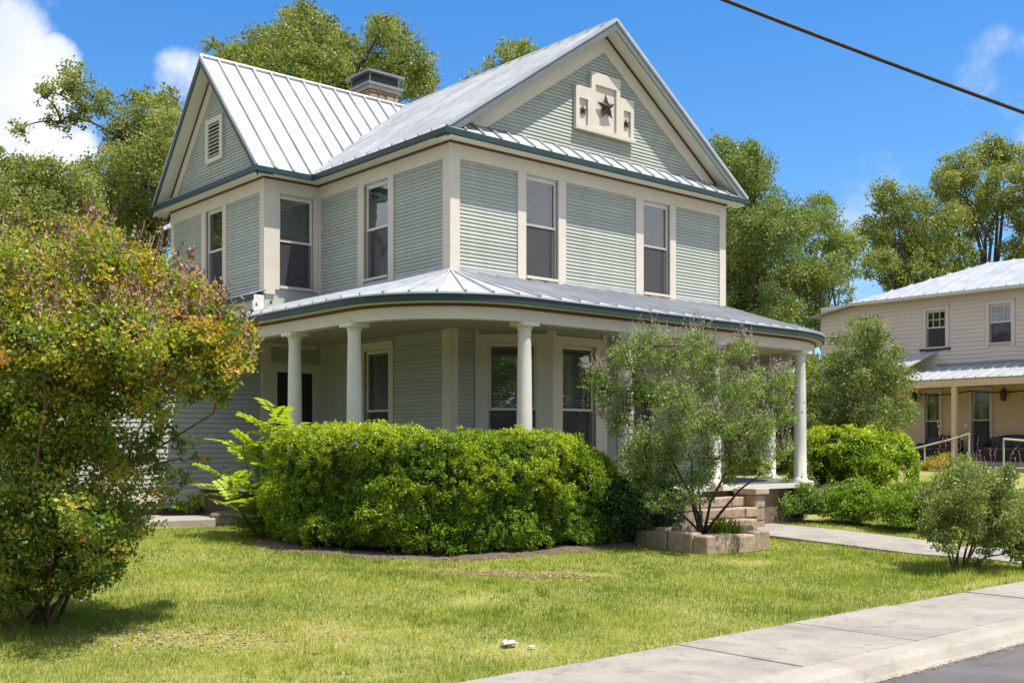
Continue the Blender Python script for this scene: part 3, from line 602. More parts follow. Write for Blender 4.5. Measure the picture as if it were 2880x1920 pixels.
# ------------------------------------------------------------------ porch and ground floor
PF = 1.26
curve = []
def arc(cx, cy, r, t0, t1, n): return [(cx + r * math.cos(R(t0 + (t1 - t0) * i / n)), cy + r * math.sin(R(t0 + (t1 - t0) * i / n)), math.cos(R(t0 + (t1 - t0) * i / n)), math.sin(R(t0 + (t1 - t0) * i / n))) for i in range(n + 1)]
curve += [(-2.74, 4.68, -1, 0), (-2.74, 2.0, -1, 0)] + arc(-0.79, -0.95, 1.95, 180, 270, 24) + [(2.5, -2.9, 0, -1)] + arc(6.33, 0.30, 3.2, 270, 360, 28) + [(9.53, 3.0, 1, 0), (9.53, 6.0, 1, 0)]
def sweep(o0, o1, z0, z1, name, mat, parent=None, z0b=None):
    mb = MB(); n = len(curve)
    for x, y, nx, ny in curve:
        mb.v += [(x + nx * o0, y + ny * o0, z0), (x + nx * o1, y + ny * o1, z0), (x + nx * o1, y + ny * o1, z1), (x + nx * o0, y + ny * o0, z1)]
    for i in range(n - 1):
        a = i * 4
        for k in range(4): mb.f.append((a + k, a + (k + 1) % 4, a + 4 + (k + 1) % 4, a + 4 + k))
    mb.f += [(3, 2, 1, 0), ((n - 1) * 4, (n - 1) * 4 + 1, (n - 1) * 4 + 2, (n - 1) * 4 + 3)]
    return mb.build(name, MAT[mat], parent or HB)
sweep(-0.10, 0.10, 4.01, 4.25, 'porch_beam', 'cream'); sweep(0.101, 0.125, 4.205, 4.25, 'moulding', 'red'); sweep(-0.10, 0.26, 4.251, 4.266, 'soffit', 'soffit'); sweep(0.225, 0.30, 4.267, 4.375, 'gutter', 'teal')
sweep(-0.06, 0.08, PF - 0.09, PF, 'porch_edge', 'white'); sweep(-0.12, -0.06, 0.35, PF - 0.09, 'porch_skirt', 'brown_stone')
# ceiling and floor as strips between wall line and porch line
def strip(z, t, name, mat, o=0.0):
    mb = MB(); k = 0
    for (x, y, nx, ny), (x2, y2, nx2, ny2) in zip(curve[:-1], curve[1:]):
        a = Vector((x + nx * o, y + ny * o, z)); b = Vector((x2 + nx2 * o, y2 + ny2 * o, z)); c = lambda p: Vector((min(max(p.x, 0.3), HW - 0.3), min(max(p.y, 0.3), 4.68), z))
        P = [a, b, c(b), c(a)]; Q = [p for i, p in enumerate(P) if (p - P[i - 1]).length > 1e-4]
        if len(Q) >= 3: mb.slab(Q, t)
    return mb.build(name, MAT[mat], HB)
strip(4.235, 0.03, 'porch_ceiling', 'porch_paint', -0.1); strip(PF - 0.001, 0.08, 'porch_floor', 'porch_floor', -0.06)
# metal porch roof: pans from the eave line up to the wall, fanned round the corners
EO = 0.31; dense = []
for (x, y, nx, ny), (x2, y2, nx2, ny2) in zip(curve[:-1], curve[1:]):
    n = max(1, int(math.hypot(x2 - x, y2 - y) / 0.02))
    for i in range(n):
        t = i / n; dense.append((x + (x2 - x) * t + (nx + (nx2 - nx) * t) * EO, y + (y2 - y) * t + (ny + (ny2 - ny) * t) * EO))
pts = [dense[0]]; acc = 0
for a, b in zip(dense[:-1], dense[1:]):
    acc += math.hypot(b[0] - a[0], b[1] - a[1])
    if acc >= 0.425: pts.append(b); acc = 0
prf = sweep(0.24, EO + 0.012, 4.372, 4.388, 'porch_roof', 'metal_roof')
for a, b in zip(pts[:-1], pts[1:]):
    f = lambda p: (min(max(p[0], -0.01), HW + 0.01), max(p[1], -0.01), ZP)
    mb = panel([(b[0], b[1], 4.402), (a[0], a[1], 4.402), f(a), f(b)], prf, t=0.022, sh=0.035)
# columns
def column(x, y):
    mb = MB(); mb.lathe(x, y, [(0.17, PF), (0.17, PF + 0.05), (0.155, PF + 0.09), (0.135, PF + 0.12), (0.128, PF + 0.9), (0.118, PF + 2.0), (0.106, 3.80), (0.112, 3.83), (0.112, 3.855), (0.108, 3.87), (0.125, 3.92), (0.15, 3.95)], 24)
    mb.box(x - 0.175, x + 0.175, y - 0.175, y + 0.175, 3.95, 4.009); mb.box(x - 0.19, x + 0.19, y - 0.19, y + 0.19, PF - 0.002, PF + 0.03)
    return mb.build('column', MAT['white'], HB, smooth=False)
for x, y in ((-2.74, 0.94), (-2.74, -0.98), (-0.74, -2.9), (1.67, -2.9), (4.10, -2.9), (7.05, -2.82), (9.46, -0.34)):
    o = column(x, y); o.data.polygons.foreach_set('use_smooth', [len(p.vertices) == 4 and abs(p.normal.z) < 0.5 and p.index < 11 * 24 for p in o.data.polygons])
# ground-floor walls
gl = (1.977, 2.875, 1.75, 3.97)
w = wall(LF, 0.1, YI, 0.8, 4.0, [gl], name='side_wall'); boards(w, LF, 0.2, 1.815, 2.28, 4.2); boards(w, LF, 3.035, 4.68, 2.28, 4.2, single=False); boards(w, LF, 0.2, 4.68, 1.26, 1.68, single=False); boards(w, LF, 0.2, 1.815, 1.68, 2.28, single=False); boards(w, LF, 3.035, 4.68, 1.68, 2.28, single=False); boards(w, LF, 1.815, 3.035, 4.14, 4.2, single=False)
window(LF, *gl, 2.72, 0.16, 0.16, 3.97, head=0.16)
trim(LF, 0.0, 0.2, 0, 0.05, PF, 4.235, 'corner_board'); trim(FR, -0.05, 0.14, 0, 0.05, PF, 4.235, 'corner_board')
fd = (4.62, 5.55, PF, 3.45)
w = wall(FR, 0.0, HW, 0.8, 3.99, [(0.593, 4.07, 0.9, 3.98), fd], name='front_wall'); boards(w, FR, 0.14, 0.58, 1.26, 4.2, single=False); boards(w, FR, 4.12, 4.46, 1.26, 4.2, single=False); boards(w, FR, 5.70, HW, 1.26, 4.2, single=False)
# bay
b1 = (0.24, 1.16, 1.75, 3.98)
w = wall(BY, 0.0, 1.457, 0.8, 4.22, [b1], name='bay_wall'); boards(w, BY, 0.05, 1.40, 4.15, 4.22, single=False); window(BY, *b1, 2.70, 0.19, 0.20, 3.98, head=0.16)
b2 = (1.86, 2.76, 1.75, 3.95)
w = wall(BF, 1.62, 3.04, 0.8, 4.22, [b2], name='bay_wall'); window(BF, *b2, 2.70, 0.19, 0.19, 3.95, head=0.16)
w = wall(BR, 0.0, 1.457, 0.8, 4.22, name='bay_wall'); boards(w, BR, 0.05, 1.40, 1.26, 4.2, single=False)
for fr, a0, a1 in ((BY, 0.0, 0.06), (BY, 1.36, 1.475), (BF, 1.60, 1.68), (BF, 2.95, 3.06), (BR, -0.02, 0.08)): trim(fr, a0, a1, 0, 0.05, PF, 4.235, 'corner_board')
# transom siding, doors
dw = (-1.048, -0.159, PF, 3.60)
w = wall(WF, -6.2, 0.0, 0.8, 4.3, [dw], name='side_entry_wall')
boards(w, WF, -1.19, -0.03, 3.80, 4.13, single=False, mat='sage')
trim(WF, -1.42, -1.19, 0, 0.05, 0.9, 4.235, 'corner_board'); trim(WF, -1.19, -1.048, 0, 0.045, PF, 3.80, 'door_casing'); trim(WF, -0.159, -0.002, 0, 0.045, PF, 3.80, 'door_casing'); trim(WF, -1.048, -0.159, 0, 0.045, 3.60, 3.80, 'door_casing'); trim(WF, -1.19, -0.05, 0, 0.045, 4.13, 4.235, 'frieze_board')
def door(frame, d):
    a0, a1, z0, z1 = d; mb = MB(); frame.box(mb, a0, a1, -0.09, -0.05, z0, z1); t = mb.build('door', MAT['door_dark'], HB)
    mb = MB()
    for b0, b1, c0, c1 in ((a0, a0 + .1, z0, z1), (a1 - .1, a1, z0, z1), (a0 + .1, a1 - .1, z0, z0 + .25), (a0 + .1, a1 - .1, z1 - .12, z1), (a0 + .1, a1 - .1, z0 + 1.0, z0 + 1.1)): frame.box(mb, b0, b1, -0.05, -0.03, c0, c1)
    mb.build('screen_door_frame', MAT['door_dark'], t); mb = MB(); mb.tube([frame.p(a1 - .05, -0.03, z0 + 1.05), frame.p(a1 - .05, 0.03, z0 + 1.05)], 0.025, n=10); mb.build('handle', MAT['metal_grey'], t)
door(WF, dw); door(FR, fd)
trim(FR, 4.46, 4.62, 0, 0.045, PF, 3.65, 'door_casing'); trim(FR, 5.55, 5.70, 0, 0.045, PF, 3.65, 'door_casing'); trim(FR, 4.62, 5.55, 0, 0.045, 3.45, 3.65, 'door_casing')
# left one-storey part with its skirt board
boards(w, WF, -6.15, -1.42, 1.18, 4.2, single=False, pitch=0.10)
trim(WF, -6.2, -1.42, 0, 0.03, 0.90, 1.18, 'skirt_board'); trim(WF, -6.24, -6.1, 0, 0.05, 0.9, 4.2, 'corner_board')
MB().box(-6.2, HW, 4.8, 12.2, 0.3, 0.9).build('foundation', MAT['brown_stone'], HB); MB().box(0.15, HW - .1, 0.15, 4.79, 0.3, 0.9).build('foundation', MAT['brown_stone'], HB)
wall(Frame(-6.2, YI, 0, 1, -1, 0), 0, 4.6, 0.8, 4.3, name='side_wall'); wall(Frame(-6.2, 9.29, 1, 0, 0, 1), 0, 4.88, 0.8, 4.3, name='side_wall')
ex = MB(); ex.slab([(-6.5, 4.42, 4.22), (-1.62, 4.42, 4.46), (-1.62, 9.5, 4.46), (-6.5, 9.5, 4.22)], 0.04); ex.build('side_roof', MAT['metal_roof'], HB)
hb(-6.5, -2.6, 4.36, 4.42, 4.10, 4.20, 'gutter', 'teal')
# projecting base of the wing with its little pent roof
hb(-1.60, WX, YI + 0.001, 9.2, 4.3, 5.20, 'wing_base', 'sage'); hb(-1.66, -1.60, YI - 0.05, 9.25, 5.08, 5.20, 'gutter', 'teal')
ex = MB(); ex.slab([(-1.68, YI - 0.06, 5.22), (WX - 0.01, YI - 0.06, 5.34), (WX - 0.01, 9.25, 5.34), (-1.68, 9.25, 5.22)], 0.025); ex.build('pent_roof', MAT['metal_roof'], HB)
hb(-1.62, WX - .05, YI - 0.05, YI, 4.6, 5.2, 'flashing', 'white')
# steps and limestone cheek walls
for i in range(3):
    st_ = MB().box(2.97, 4.60 - (.45 if i == 0 else 0), -3.83 + 0.31 * i, -2.98, 0.3, 0.64 + 0.19 * i).build('step', MAT['brown_stone'], HB); a = 2.95; xe = 4.62 - (.45 if i == 0 else 0)
    while a < xe - .05:
        wd = r2.uniform(.4, .7); wd = xe - a if xe - a - wd < .25 else wd; bevel(MB().box(a + .006, a + wd - .006, -3.86 + .31 * i + r2.uniform(-.01, .01), -3.5 + .31 * i, .40 if i == 0 else .50 + .19 * i, .68 + .19 * i + r2.uniform(-.006, .006)).build('stone', MAT['limestone'], st_), .02, 2); a += wd
for x0, x1 in ((2.58, 2.93), (4.64, 4.95)):
    ck = MB().box(x0 + .03, x1 - .03, -3.42, -2.97, 0.3, 1.10).build('cheek_wall', MAT['brown_stone'], HB); z = 0.35
    while z < 1.09:
        h = min(0.25, 1.1 - z)
        for fr, L_ in ((Frame(x0, -3.45, 1, 0, 0, -1), x1 - x0), (Frame(x0, -3.45, 0, 1, -1, 0), .5), (Frame(x1, -3.45, 0, 1, 1, 0), .5)):
            a = 0
            while a < L_ - .05:
                wd = min(r2.uniform(.22, .45), L_ - a); wd = L_ - a if L_ - a - wd < .12 else wd
                mb = MB(); fr.box(mb, a + .005, a + wd - .005, -0.05, r2.uniform(0, .015), z + .005, z + h - .005); bevel(mb.build('stone', MAT['limestone'], ck), .015, 1); a += wd
        z += h
    bevel(MB().box(x0 - .06, x1 + .06, -3.52, -2.97, 1.10, 1.22).build('cap_stone', MAT['stone_white'], ck), .02, 2)

# ------------------------------------------------------------------ neighbouring house
NB = thing('neighbour_house', 'tan two storey house with pale metal roof and shaded front porch at the right edge', 'house', (29, 2, 1.3)); HB_MAIN = HB; HB = NB
NX = 25.7
NF = Frame(NX, 0, 0, 1, -1, 0)
n1 = (3.60, 4.36, 5.695, 7.05); n2 = (1.20, 1.98, 5.695, 7.05); n3 = (-1.2, -0.42, 5.695, 7.05)
g1, g2, g3 = (3.83, 4.40, 1.75, 4.05), (1.95, 2.62, 1.75, 4.05), (-0.2, 0.62, 1.75, 4.05)
w = wall(NF, -9.0, 8.85, 1.0, 7.30, [], name='front_wall', mat='tan', t=0.1) if False else wall(NF, -9.0, 8.85, 4.2, 7.62, [n1, n2, n3], name='front_wall', mat='tan')
for a0, a1 in ((-9.0, -1.35), (-0.27, 1.05), (2.13, 3.45), (4.51, 8.85)): boards(w, NF, a0, a1, 4.6, 7.6, 'tan', single=False, pitch=0.15)
for a, b in ((-1.35, -0.27), (1.05, 2.13), (3.45, 4.51)): boards(w, NF, a, b, 4.6, 5.53, 'tan', single=False, pitch=0.155); boards(w, NF, a, b, 7.18, 7.6, 'tan', single=False, pitch=0.14)
_cream = MAT['cream']; MAT['cream'] = MAT['tan']
for q in (n1, n2, n3):
    t = window(NF, *q, 6.40, 0.13, 0.13, 7.05, head=0.13, zbot=5.53, kind='none')
    mb = MB()
    for k in (1, 2): a = q[0] + (q[1] - q[0]) * k / 3; NF.box(mb, a - .012, a + .012, -.075, -.03, 6.44, 7.0)
    NF.box(mb, q[0] + .05, q[1] - .05, -.075, -.03, 6.70, 6.725); mb.build('muntin', MAT['soffit'], t)
w2 = wall(NF, -9.0, 6.3, 1.0, 4.19, [g1, g2, g3], name='porch_wall', mat='porch_tan')
for q in (g1, g2, g3): window(NF, *q, 2.95, 0.10, 0.10, 4.05, head=0.10, zbot=1.68, kind='none')
MAT['cream'] = _cream
for q in (g1, g2):
    mb = MB()
    for k in range(5): a = q[0] + .24 + .05 * k; NF.box(mb, a, a + .045, -.22 + .02 * (k % 2), -.20 + .02 * (k % 2), 1.8, 4.0)
    mb.build('curtain', MAT['blind'], NB)
MB().box(NX + 0.9, NX + 9, -8.8, 8.6, 1.0, 7.3).build('interior_partition', MAT['interior'], NB)
MB().box(NX + .1, NX + 9, -8.9, 8.7, 7.45, 7.55).build('ceiling', MAT['interior'], NB)
mb = MB(); mb.box(NX, NX + 9.5, 8.75, 8.85, 0.8, 7.35); mb.box(NX + 9.4, NX + 9.5, -9, 8.75, 0.8, 7.6); mb.box(NX, NX + 9.4, -9.1, -9.0, 0.8, 7.6); mb.box(NX + .1, NX + .2, 6.3, 8.75, 0.8, 4.2); mb.build('side_wall', MAT['tan'], NB)
# hipped upper roof with seams and the lower lean-to at its left end
rp = MB(); rp.box(NX - .35, NX + 9.6, -9.3, 7.35, 7.56, 7.61); nroof = rp.build('main_roof', MAT['tan'], NB)
y = -9.3
while y < 7.2:
    y1 = min(y + 0.5, 7.35); tz = lambda t: 7.62 + 1.55 * min(1, max(0, (7.35 - t) / 3.6)); tx = lambda t: NX - .40 + 4.0 * min(1, max(0, (7.35 - t) / 3.6))
    panel([(NX - .40, y1, 7.62), (NX - .40, y, 7.62), (tx(y), y, tz(y)), (tx(y1), y1, tz(y1))], nroof, t=.03, sh=.05); y = y1
panel([(NX - .4, 7.35, 7.62), (NX + 3.6, 3.75, 9.17), (NX + 7.6, 7.35, 7.62)], nroof, seam=False) if False else MB().slab([(NX - .4, 7.35, 7.62), (NX + 3.6, 3.75, 9.17), (NX + 7.6, 7.35, 7.62)], .03).build('roof_panel', MAT['metal_roof'], nroof)
MB().slab([(NX + 3.6, -9.3, 9.17), (NX + 7.6, -9.3, 7.62), (NX + 7.6, 7.35, 7.62), (NX + 3.6, 3.75, 9.17)], .03).build('roof_panel', MAT['metal_roof'], nroof)
MB().box(NX - .44, NX - .36, -9.3, 7.4, 7.50, 7.60).build('gutter', MAT['soffit'], NB)
MB().slab([(NX - .3, 7.36, 7.56), (NX - .3, 9.2, 7.26), (NX + 7.5, 9.2, 7.26), (NX + 7.5, 7.36, 7.56)], .06).build('lean_to_roof', MAT['metal_grey'], NB)
# porch
PXN = 23.6
rp = MB(); rp.box(PXN, NX, -9.0, 5.05, 4.17, 4.20); nporch = rp.build('porch_roof', MAT['porch_tan'], NB)
y = -9.0
while y < 5.0:
    y1 = min(y + 0.4, 5.1); e0 = 4.36
    tx = lambda t: PXN - .12 + (NX - PXN + .10) * min(1, max(0.02, (5.1 - t) / 1.3)); tz = lambda t: e0 + .60 * min(1, max(0.02, (5.1 - t) / 1.3))
    panel([(PXN - .12, y1, e0), (PXN - .12, y, e0), (tx(y), y, tz(y)), (tx(y1), y1, tz(y1))], nporch, t=.03, sh=.045); y = y1
MB().box(NX - .06, NX - .022, -9, 3.9, 4.93, 5.05).build('flashing', MAT['metal_grey'], NB)
# small lean-to roof beside the porch
MB().slab([(PXN + .6, 6.2, 4.75), (PXN + .6, 4.3, 4.9), (NX - .03, 3.9, 5.55), (NX - .03, 6.2, 5.45)], .04).build('side_roof', MAT['metal_roof'], NB)
MB().box(NX - .05, NX - .022, 3.4, 4.6, 5.56, 5.66).build('flashing', MAT['dark_metal'], NB)
MB().box(PXN - .10, PXN + .06, -9.0, 5.02, 4.09, 4.32).build('porch_beam', MAT['orange_tan'], NB)
for yy in (4.72, 2.20, -0.45, -3.1): bevel(MB().box(PXN - .085, PXN + .085, yy - .085, yy + .085, 1.50, 4.09).build('porch_post', MAT['orange_tan'], NB), .015, 2)
MB().box(PXN - .2, NX, -9, 5.05, 0.9, 1.50).build('porch_deck', MAT['kerb'], NB)
for yy in (1.40, 4.75):
    l = MB(); l.lathe(NX - .18, yy, [(0.02, 3.62), (0.10, 3.66), (0.12, 3.95), (0.05, 4.0), (0.02, 4.1)], 8); l.box(NX - .16, NX - .02, yy - .02, yy + .02, 4.0, 4.05); l.build('wall_lantern', MAT['dark_metal'], NB)
HB = HB_MAIN
def sofa(y0, y1, label):
    t = thing('outdoor_sofa', label, 'sofa', (24.9, (y0 + y1) / 2, 1.5), 'dark sofas on the neighbouring porch')
    fr = MB(); fr.box(24.5, 25.3, y0, y1, 1.55, 1.85); fr.box(24.5, 25.3, y0, y0 + .12, 1.85, 2.15); fr.box(24.5, 25.3, y1 - .12, y1, 1.85, 2.15)
    n = 10
    for i in range(n):
        a0 = y0 + (y1 - y0) * i / n; a1 = y0 + (y1 - y0) * (i + 1) / n; f = lambda a: 2.3 + .14 * math.sin(math.pi * (a - y0) / (y1 - y0)); m = (a0 + a1) / 2
        fr.box(25.18, 25.32, a0, a1, 1.85, f(m))
    fr.build('frame', MAT['wicker'], t)
    m = (y0 + y1) / 2
    for a0, a1 in ((y0 + .13, m - .01), (m + .01, y1 - .13)):
        bevel(MB().box(24.48, 25.15, a0, a1, 1.86, 2.0).build('seat_cushion', MAT['cushion'], t), .04, 3); bevel(MB().box(25.02, 25.17, a0, a1, 2.0, 2.36).build('back_cushion', MAT['cushion'], t), .04, 3)
    for a in (y0 + .08, y1 - .08):
        for xx in (24.55, 25.25): MB().box(xx - .03, xx + .03, a - .03, a + .03, 1.5, 1.56).build('leg', MAT['wicker'], t)
sofa(2.75, 4.10, 'dark wicker sofa left of the front post on the tan house porch')
sofa(0.1, 1.75, 'dark wicker sofa with curved back behind the railings of the tan house porch')
def handrail(pts, posts, label):
    t = thing('handrail', label, 'railing', (pts[0][0], pts[0][1], 1.2), 'tan handrails at the neighbouring porch')
    MB().tube(pts, 0.032, n=8).build('rail', MAT['soffit'], t)
    for (x, y, z) in posts: MB().tube([(x, y, 1.15), (x, y, z)], 0.03, n=8).build('post', MAT['soffit'], t)
def lerp3(p, q, t): return tuple(a + (b - a) * t for a, b in zip(p, q))
pa, pb, pc = (22.6, 4.15, 1.72), (22.6, 1.75, 2.28), (22.6, 1.20, 2.45)
handrail([pa, pb, pc], [lerp3(pa, pb, .15), lerp3(pa, pb, .58), pb, pc], 'tan metal handrail rising to the right in front of the porch post')
qa, qb = (22.6, 0.05, 2.27), (22.6, -2.6, 2.05)
handrail([qa, qb], [qa, lerp3(qa, qb, .5), qb], 'tan metal handrail at the right edge of the photo sloping down to the right')
lc = MB(); pl = []
for k in range(25):
    y = 5.0 - k * 0.4; pl.append((NX - .07, y, 4.02 - .10 * abs(math.sin(k * math.pi / 6))))
lc.tube(pl, 0.018, n=5); tag(lc.build('light_cable', MAT['cable']), 'thin dark cable sagging along the back wall of the tan porch', 'cable')
rw = thing('retaining_wall', 'low pale limestone garden wall in front of the tan house', 'wall', (21.5, 0, 1.0)); r3 = random.Random(8)
for cz in range(2):
    y = -5.0
    while y < 2.6:
        wd = r3.uniform(.5, .9); bevel(MB().box(21.3 + r3.uniform(-.02, .02), 21.75, y + .01, y + wd - .01, .95 + .22 * cz + .005, 1.16 + .22 * cz).build('stone', MAT['limestone'], rw), .03, 1); y += wd

# ------------------------------------------------------------------ vegetation builders
def rand_unit(n):
    v = rng.normal(size=(n, 3)); return v / np.linalg.norm(v, axis=1, keepdims=True)
def leaf_mesh(name, c, ln, wd, tint, mat, parent, up=0.5, axis=None):
    n = len(c)
    nrm = rand_unit(n) + np.array([0, 0, up]); nrm /= np.linalg.norm(nrm, axis=1, keepdims=True)
    t = rand_unit(n) if axis is None else axis + 0.5 * rand_unit(n)
    t -= nrm * np.sum(t * nrm, 1, keepdims=True); t /= np.maximum(np.linalg.norm(t, axis=1, keepdims=True), 1e-6); b = np.cross(nrm, t)
    s = rng.uniform(.7, 1.25, (n, 1)); L_ = t * (ln * s / 2); B = b * (wd * s / 2)
    v = np.stack([c - L_, c + B - L_ * .1, c + L_, c - B - L_ * .1], 1).reshape(-1, 3); q = np.arange(4 * n).reshape(n, 4)
    me = bpy.data.meshes.new(name); off = parent.location if parent is not None else Vector((0, 0, 0))
    fast_mesh(me, v, q, tint); me.materials.append(MAT[mat]); return link(name, me, parent)
def clump_cloud(blobs, leaf_area, lai, clump_r=(0.3, 0.55), shell=0.55, flat=0.75, tint_mu=0.45, tint_clump=0.18, tint_leaf=0.16, height_tint=0.0, zr=None):
    pts, tn, cen = [], [], []
    for x, y, z, r, k in blobs:
        ncl = max(3, int(9 * k * (r / (sum(clump_r) / 2 * max(r, .3))) ** 1.0 * 1.6)); d = rand_unit(ncl); rr = r * rng.uniform(shell, 1.08, (ncl, 1)); cc = np.array([x, y, z]) + d * rr * np.array([1, 1, 0.9])
        cen.append(cc); total = max(20, int(math.pi * r * r * lai * k / leaf_area)); m = max(4, total // ncl)
        for c in cc:
            cr = r * rng.uniform(*clump_r); g = rng.normal(size=(m, 3)); g /= np.linalg.norm(g, axis=1, keepdims=True); g *= rng.random((m, 1)) ** 0.45 * cr * np.where(rng.random((m, 1)) < .22, rng.uniform(1.0, 1.9, (m, 1)), 1)
            g[:, 2] *= flat; pts.append(c + g); tn.append(np.full(m, tint_mu + rng.normal() * tint_clump))
    c = np.concatenate(pts); t = np.concatenate(tn) + rng.normal(size=len(c)) * tint_leaf
    if height_tint and zr: t = t + height_tint * (c[:, 2] - zr[0]) / (zr[1] - zr[0])
    return c, t, np.concatenate(cen)
def curve_pts(p, q, n=5, sag=0.0, wob=0.0):
    p, q = Vector(p), Vector(q); out = []
    for i in range(n + 1):
        t = i / n; v = p.lerp(q, t); v.z += sag * math.sin(math.pi * t)
        if 0 < i < n: v += Vector((random.uniform(-wob, wob), random.uniform(-wob, wob), random.uniform(-wob, wob)))
        out.append(v)
    return out
def thicken(blobs, depth_dir, seed, frac=0.8):
    r = random.Random(seed); out = list(blobs)
    for x, y, z, rad, k in blobs:
        if k >= 0.7:
            s = r.choice((-1, 1)) * r.uniform(1.0, 2.2) * rad; out.append((x + depth_dir[0] * s, y + depth_dir[1] * s, z - .15 * rad, rad * .85, k * frac))
    return out
def tree(name, label, blobs, base, trunk_r, leaf, lai, mat, bark='bark', group='oak trees', cat='tree', fork=0.45, tint=0.45, up=0.4):
    dv = Vector((base[0] + 12.4, base[1] + 16, 0)).normalized(); bl = thicken(blobs, dv, int(base[0] * 7)); t = thing(name, label, cat, base, group)
    c, tn, cen = clump_cloud(bl, leaf[0] * leaf[1] * 0.5, lai, tint_mu=tint); leaf_mesh('crown', c, leaf[0], leaf[1], tn, mat, t, up)
    mb = MB(); top = Vector((sum(b[0] for b in blobs) / len(blobs), sum(b[1] for b in blobs) / len(blobs), 0)); zmin = min(b[2] - b[3] for b in blobs); zf = base[2] + max(1.2, (zmin - base[2]) * 0.75)
    fk = Vector((base[0] * .75 + top.x * .25, base[1] * .75 + top.y * .25, zf)); mb.tube(curve_pts(base, fk, 5, 0, trunk_r * .3), trunk_r * 1.15, trunk_r * .75, 8)
    done = []; todo = sorted(blobs, key=lambda b: (b[4] < .5, (Vector(b[:3]) - fk).length))
    for x, y, z, r, k in todo:
        e = Vector((x, y, z)); st_ = fk; r0, r1 = trunk_r * (.16 + .18 * min(1, r)), trunk_r * .07
        if k < .5 and done: st_ = min(done, key=lambda d: (d - e).length); r0, r1 = trunk_r * .12, trunk_r * .05
        w_ = .10 * (e - st_).length; rv = lambda a: Vector((random.uniform(-a, a), random.uniform(-a, a), random.uniform(-a * .5, a)))
        mid = st_.lerp(e, .5) + rv(w_) + Vector((0, 0, .10 * (e - st_).length)); L_ = [st_, st_.lerp(mid, .5) + rv(w_ * .6), mid, mid.lerp(e, .5) + rv(w_ * .6), e]
        mb.tube(L_, r0, r1, 6); done.append(e)
        for cc in cen[np.argsort(np.sum((cen - np.array([x, y, z])) ** 2, 1))[:6]]: mb.tube(curve_pts(e, cc, 3, .05, .06), trunk_r * .07, trunk_r * .02, 4, cap=False)
    mb.build('trunk', MAT[bark], t, smooth=True); return t
OAK_A = [(0.68, 15.29, 11.78, 0.63, 1), (0.48, 16.68, 11.3, 0.81, 1), (1.25, 15.33, 11.16, 0.8, 1), (0.06, 17.29, 10.05, 0.98, 1), (1.07, 16.49, 10.06, 1.2, 1), (-1.09, 16.15, 8.82, 0.83, 1), (1.11, 14.03, 9.2, 0.62, 1), (1.16, 17.26, 8.88, 1.0, 1), (-0.57, 16.71, 12.44, 0.6, 0.39), (-1.15, 16.82, 12.78, 0.4, 0.45), (-0.7, 17.48, 13.21, 0.5, 0.45), (-0.01, 16.8, 12.48, 0.47, 0.45), (-1.28, 17.44, 12.55, 0.56, 0.39), (-1.83, 17.21, 12.33, 0.34, 0.39), (-0.65, 17.11, 12.15, 0.55, 0.39), (-2.5, 17.03, 11.13, 0.39, 0.33), (-1.31, 17.25, 11.65, 0.41, 0.39), (-0.74, 17.36, 12.08, 0.43, 0.39), (0.79, 16.33, 12.69, 0.38, 0.7), (1.63, 16.47, 12.57, 0.44, 0.8)]
OAK_B = [(-3.43,13.96,8.89,0.75,1),(-3.41,11.53,8.71,0.52,1),(-2.21,13.25,8.48,0.66,1),(-3.71,13.89,8.09,1.02,1),(-3.3,12.38,7.54,0.9,1),(-4.82,12.63,8.07,0.87,1),(-3.03,14.39,7.12,0.86,1),(-4.17,13.81,9.47,0.37,0.6)]
OAK_C = [(9.68,21.6,18.25,1.12,1),(9.68,22.44,19.06,0.64,0.8),(8.5,22.6,17.68,0.98,1),(8.15,24.0,17.27,1.14,1),(6.65,22.52,16.88,0.54,1),(6.91,24.44,17.95,0.42,0.5),(8.39,21.27,16.19,1.5,1),(10.66,21.89,17.58,1.0,1),(12.27,20.2,18.07,1.0,1),(10.41,17.67,17.51,0.46,0.8),(11.28,17.12,16.31,0.93,1),(10.06,18.61,16.15,1.07,1),(13.55,19.55,16.47,0.72,1),(9.4,20.34,15.64,1.23,1),(7.7,22.83,15.88,0.97,1),(9.73,19.34,17.21,0.67,1),(11.22,19.14,15.73,0.83,1)]
OAK_D = [(17.62,18.54,18.38,0.75,1),(17.06,18.93,17.83,0.75,1),(18.34,18.44,18.74,0.53,1),(16.74,19.83,17.38,0.6,0.7),(16.68,20.73,17.37,0.46,0.6),(18.12,18.89,17.14,0.91,1)]
OAK_E = [(29.19,16.36,15.84,0.85,1),(29.72,15.52,15.09,1.18,1),(29.51,16.41,13.87,1.53,1),(29.74,14.52,13.41,1.16,1),(28.53,12.88,11.84,1.27,1),(29.73,15.53,11.73,1.85,1),(31.35,14.67,10.28,1.7,1),(29.62,15.86,9.73,1.69,1),(28.28,15.25,7.89,1.32,1),(30.13,14.4,8.29,1.33,1),(27.96,13.62,15.24,0.48,0.6)]
OAK_F = [(35.78,15.42,14.09,0.82,1),(34.75,14.95,12.62,1.24,1),(34.67,13.49,11.88,0.87,1),(33.49,13.33,10.34,1.03,0.7),(35.45,15.82,10.48,1.45,1),(37.58,14.69,11.12,0.55,0.5),(32.94,13.95,8.47,1.03,1),(36.97,14.22,12.44,0.63,1),(35.31,13.59,9.51,0.61,0.4)]
OAK_G = [(41.24,15.01,15.58,0.86,1),(41.48,15.57,13.97,1.07,1),(44.56,15.4,15.15,1.2,1),(44.5,16.01,13.23,1.41,1),(40.57,15.04,11.86,0.86,1),(44.89,14.31,13.43,1.48,1),(42.44,13.41,11.48,1.14,1),(43.77,15.82,11.52,0.9,1)]
